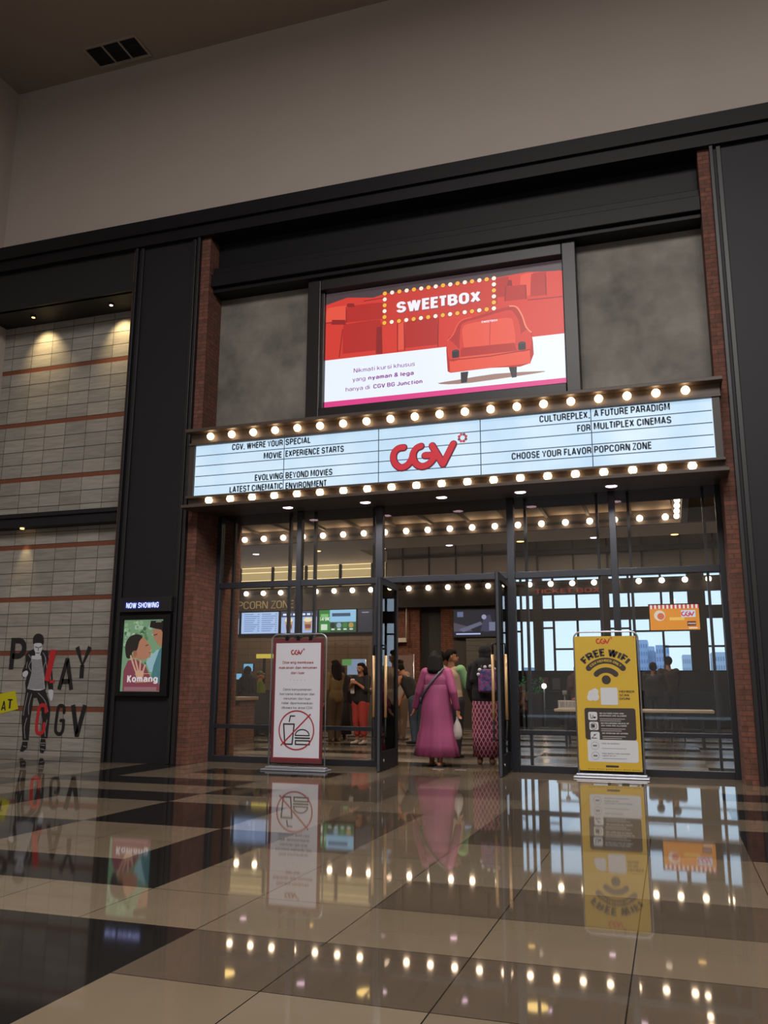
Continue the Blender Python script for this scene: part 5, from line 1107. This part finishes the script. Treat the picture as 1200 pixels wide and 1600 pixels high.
# 7 tan clothes, long dark hair
p = at(522, 1155, 17.4); a_ = P('person with long dark hair in tan shirt and trousers left of red trousers', (p.x, 17.4, 0), math.radians(60), 1.70, armR=((.12, .06, .65), (.06, .15, .60)), vox=.008)
a_.top(mat('#6f5a38', .8), .44, 1.0, 1.15); a_.trousers(mat('#4a3826', .8), 1, 1.3); a_.hair(.16); a_.face(); a_.shoes(mat('#6b5540', .7))
p = at(504, 1155, 17.2); a_ = P('person in long dark clothing close beside the tan shirt', (p.x-.1, 18.5, 0), math.radians(20), 1.62, vox=.008)
a_.top(mat('#1c1b20', .85), .44, 1, 1.2); a_.hijab(mat('#1c1a1d', .85)); a_.loft('skirt', mat('#1c1b20', .85), [(.55, .1, .08), (.4, .12, .1), (.06, .15, .13)], folds=7); a_.shoes(DARK)
# 8, 9 figures behind the left door leaf
p = at(597, 1150, 19); a_ = P('person in grey shirt behind the edge of the left door', (p.x, 19, 0), math.radians(100), 1.76, armR=((.12, .06, .65), (.04, .15, .62)), vox=.009)
a_.top(mat('#5a5f68', .8), .47, .8); a_.trousers(mat('#2c2c34', .8)); a_.hair(); a_.face(); a_.shoes(DARK)
p = at(625, 1150, 18.6); a_ = P('person in pale clothes seen through the left door pane', (p.x, 18.6, 0), math.radians(-20), 1.74, vox=.009)
a_.top(mat('#9c9088', .8), .42, 1.0, 1.15); a_.trousers(mat('#7f6a5c', .8), 1, 1.25); a_.hair(.06); a_.shoes(mat('#8b7f78', .6))
# 10, 11 men at the window
p = at(1026, 1138, 22.3); a_ = P('man in dark shirt standing against the window, left of two', (p.x, 22.3, 0), math.radians(-25), 1.76, vox=.009, wide=1.12, armL=((-.14, .05, .64), (-.06, .13, .6)), armR=((.14, .05, .65), (.08, .14, .66)), head=.3)
a_.top(mat('#10131c', .8), .46, .55, 1.2); a_.trousers(mat('#1c222c', .8), 1, 1.2); a_.hair(); a_.shoes(DARK)
p = at(1050, 1138, 23.4); a_ = P('man in brown shirt standing against the window, right of two', (p.x, 23.4, 0), math.radians(20), 1.94, vox=.009, armR=((.13, .06, .65), (.06, .14, .6)))
a_.top(mat('#3b2b21', .8), .47, .7, 1.12); a_.trousers(mat('#1f232b', .8), 1, 1.15); a_.hair(); a_.shoes(DARK)
# 12 figure behind the wifi banner
p = at(906, 1140, 22.5); a_ = P('person in dark red brown top half hidden by the wifi banner', (p.x, 22.5, 0), 0, 1.72, vox=.01)
a_.top(mat('#4a2e2c', .8), .45, 1); a_.hijab(mat('#4f3230', .85)); a_.loft('skirt', mat('#2a2226', .85), [(.55, .1, .08), (.4, .12, .1), (.06, .15, .13)], folds=7); a_.shoes(DARK)
# 13 seated person
p = at(817, 1135, 26); a_ = P('seated person in floral clothes below the green plant', (p.x, 26.0, 0), math.radians(120), 1.62, seated=True, vox=.01, armR=((.13, .06, .42), (.06, .16, .36)), armL=((-.13, .06, .42), (-.06, .16, .36)))
a_.top(mat('#7a5a52', .8, noise=.6, nscale=14), .5, 1); a_.trousers(mat('#2a2a30', .8)); a_.hijab(mat('#5c5a66', .85), .08); a_.face(); a_.shoes(DARK)
o = empty('chair', (p.x, 26.0, 0), math.radians(120), 'dark chair under the seated person in floral clothes', 'chair')
B('seat', DARK, (-.24, .24, -.2, .25, .33, .36), parent=o, bevel=.01); B('backrest', DARK, (-.24, .24, -.26, -.22, .36, .8), parent=o, bevel=.01)
for x in (-.22, .22):
    for y in (-.2, .22): B('leg', DARK, (x-.015, x+.015, y-.015, y+.015, 0, .33), parent=o)
# 14, 15 left: hijab and high-visibility jacket
p = at(384, 1150, 18.2); a_ = P('person in black hijab at the monitors beside the brick jamb', (p.x, 18.2, 0), math.radians(-10), 1.60, vox=.009)
a_.top(BK, .45, 1, 1.15); a_.hijab(BK, .16); a_.loft('skirt', BK, [(.55, .1, .08), (.4, .12, .1), (.06, .15, .13)], folds=7); a_.shoes(DARK)
p = at(404, 1150, 18.8); a_ = P('person in yellow high visibility jacket behind the left glass', (p.x, 18.8, 0), math.radians(-60), 1.50, vox=.009)
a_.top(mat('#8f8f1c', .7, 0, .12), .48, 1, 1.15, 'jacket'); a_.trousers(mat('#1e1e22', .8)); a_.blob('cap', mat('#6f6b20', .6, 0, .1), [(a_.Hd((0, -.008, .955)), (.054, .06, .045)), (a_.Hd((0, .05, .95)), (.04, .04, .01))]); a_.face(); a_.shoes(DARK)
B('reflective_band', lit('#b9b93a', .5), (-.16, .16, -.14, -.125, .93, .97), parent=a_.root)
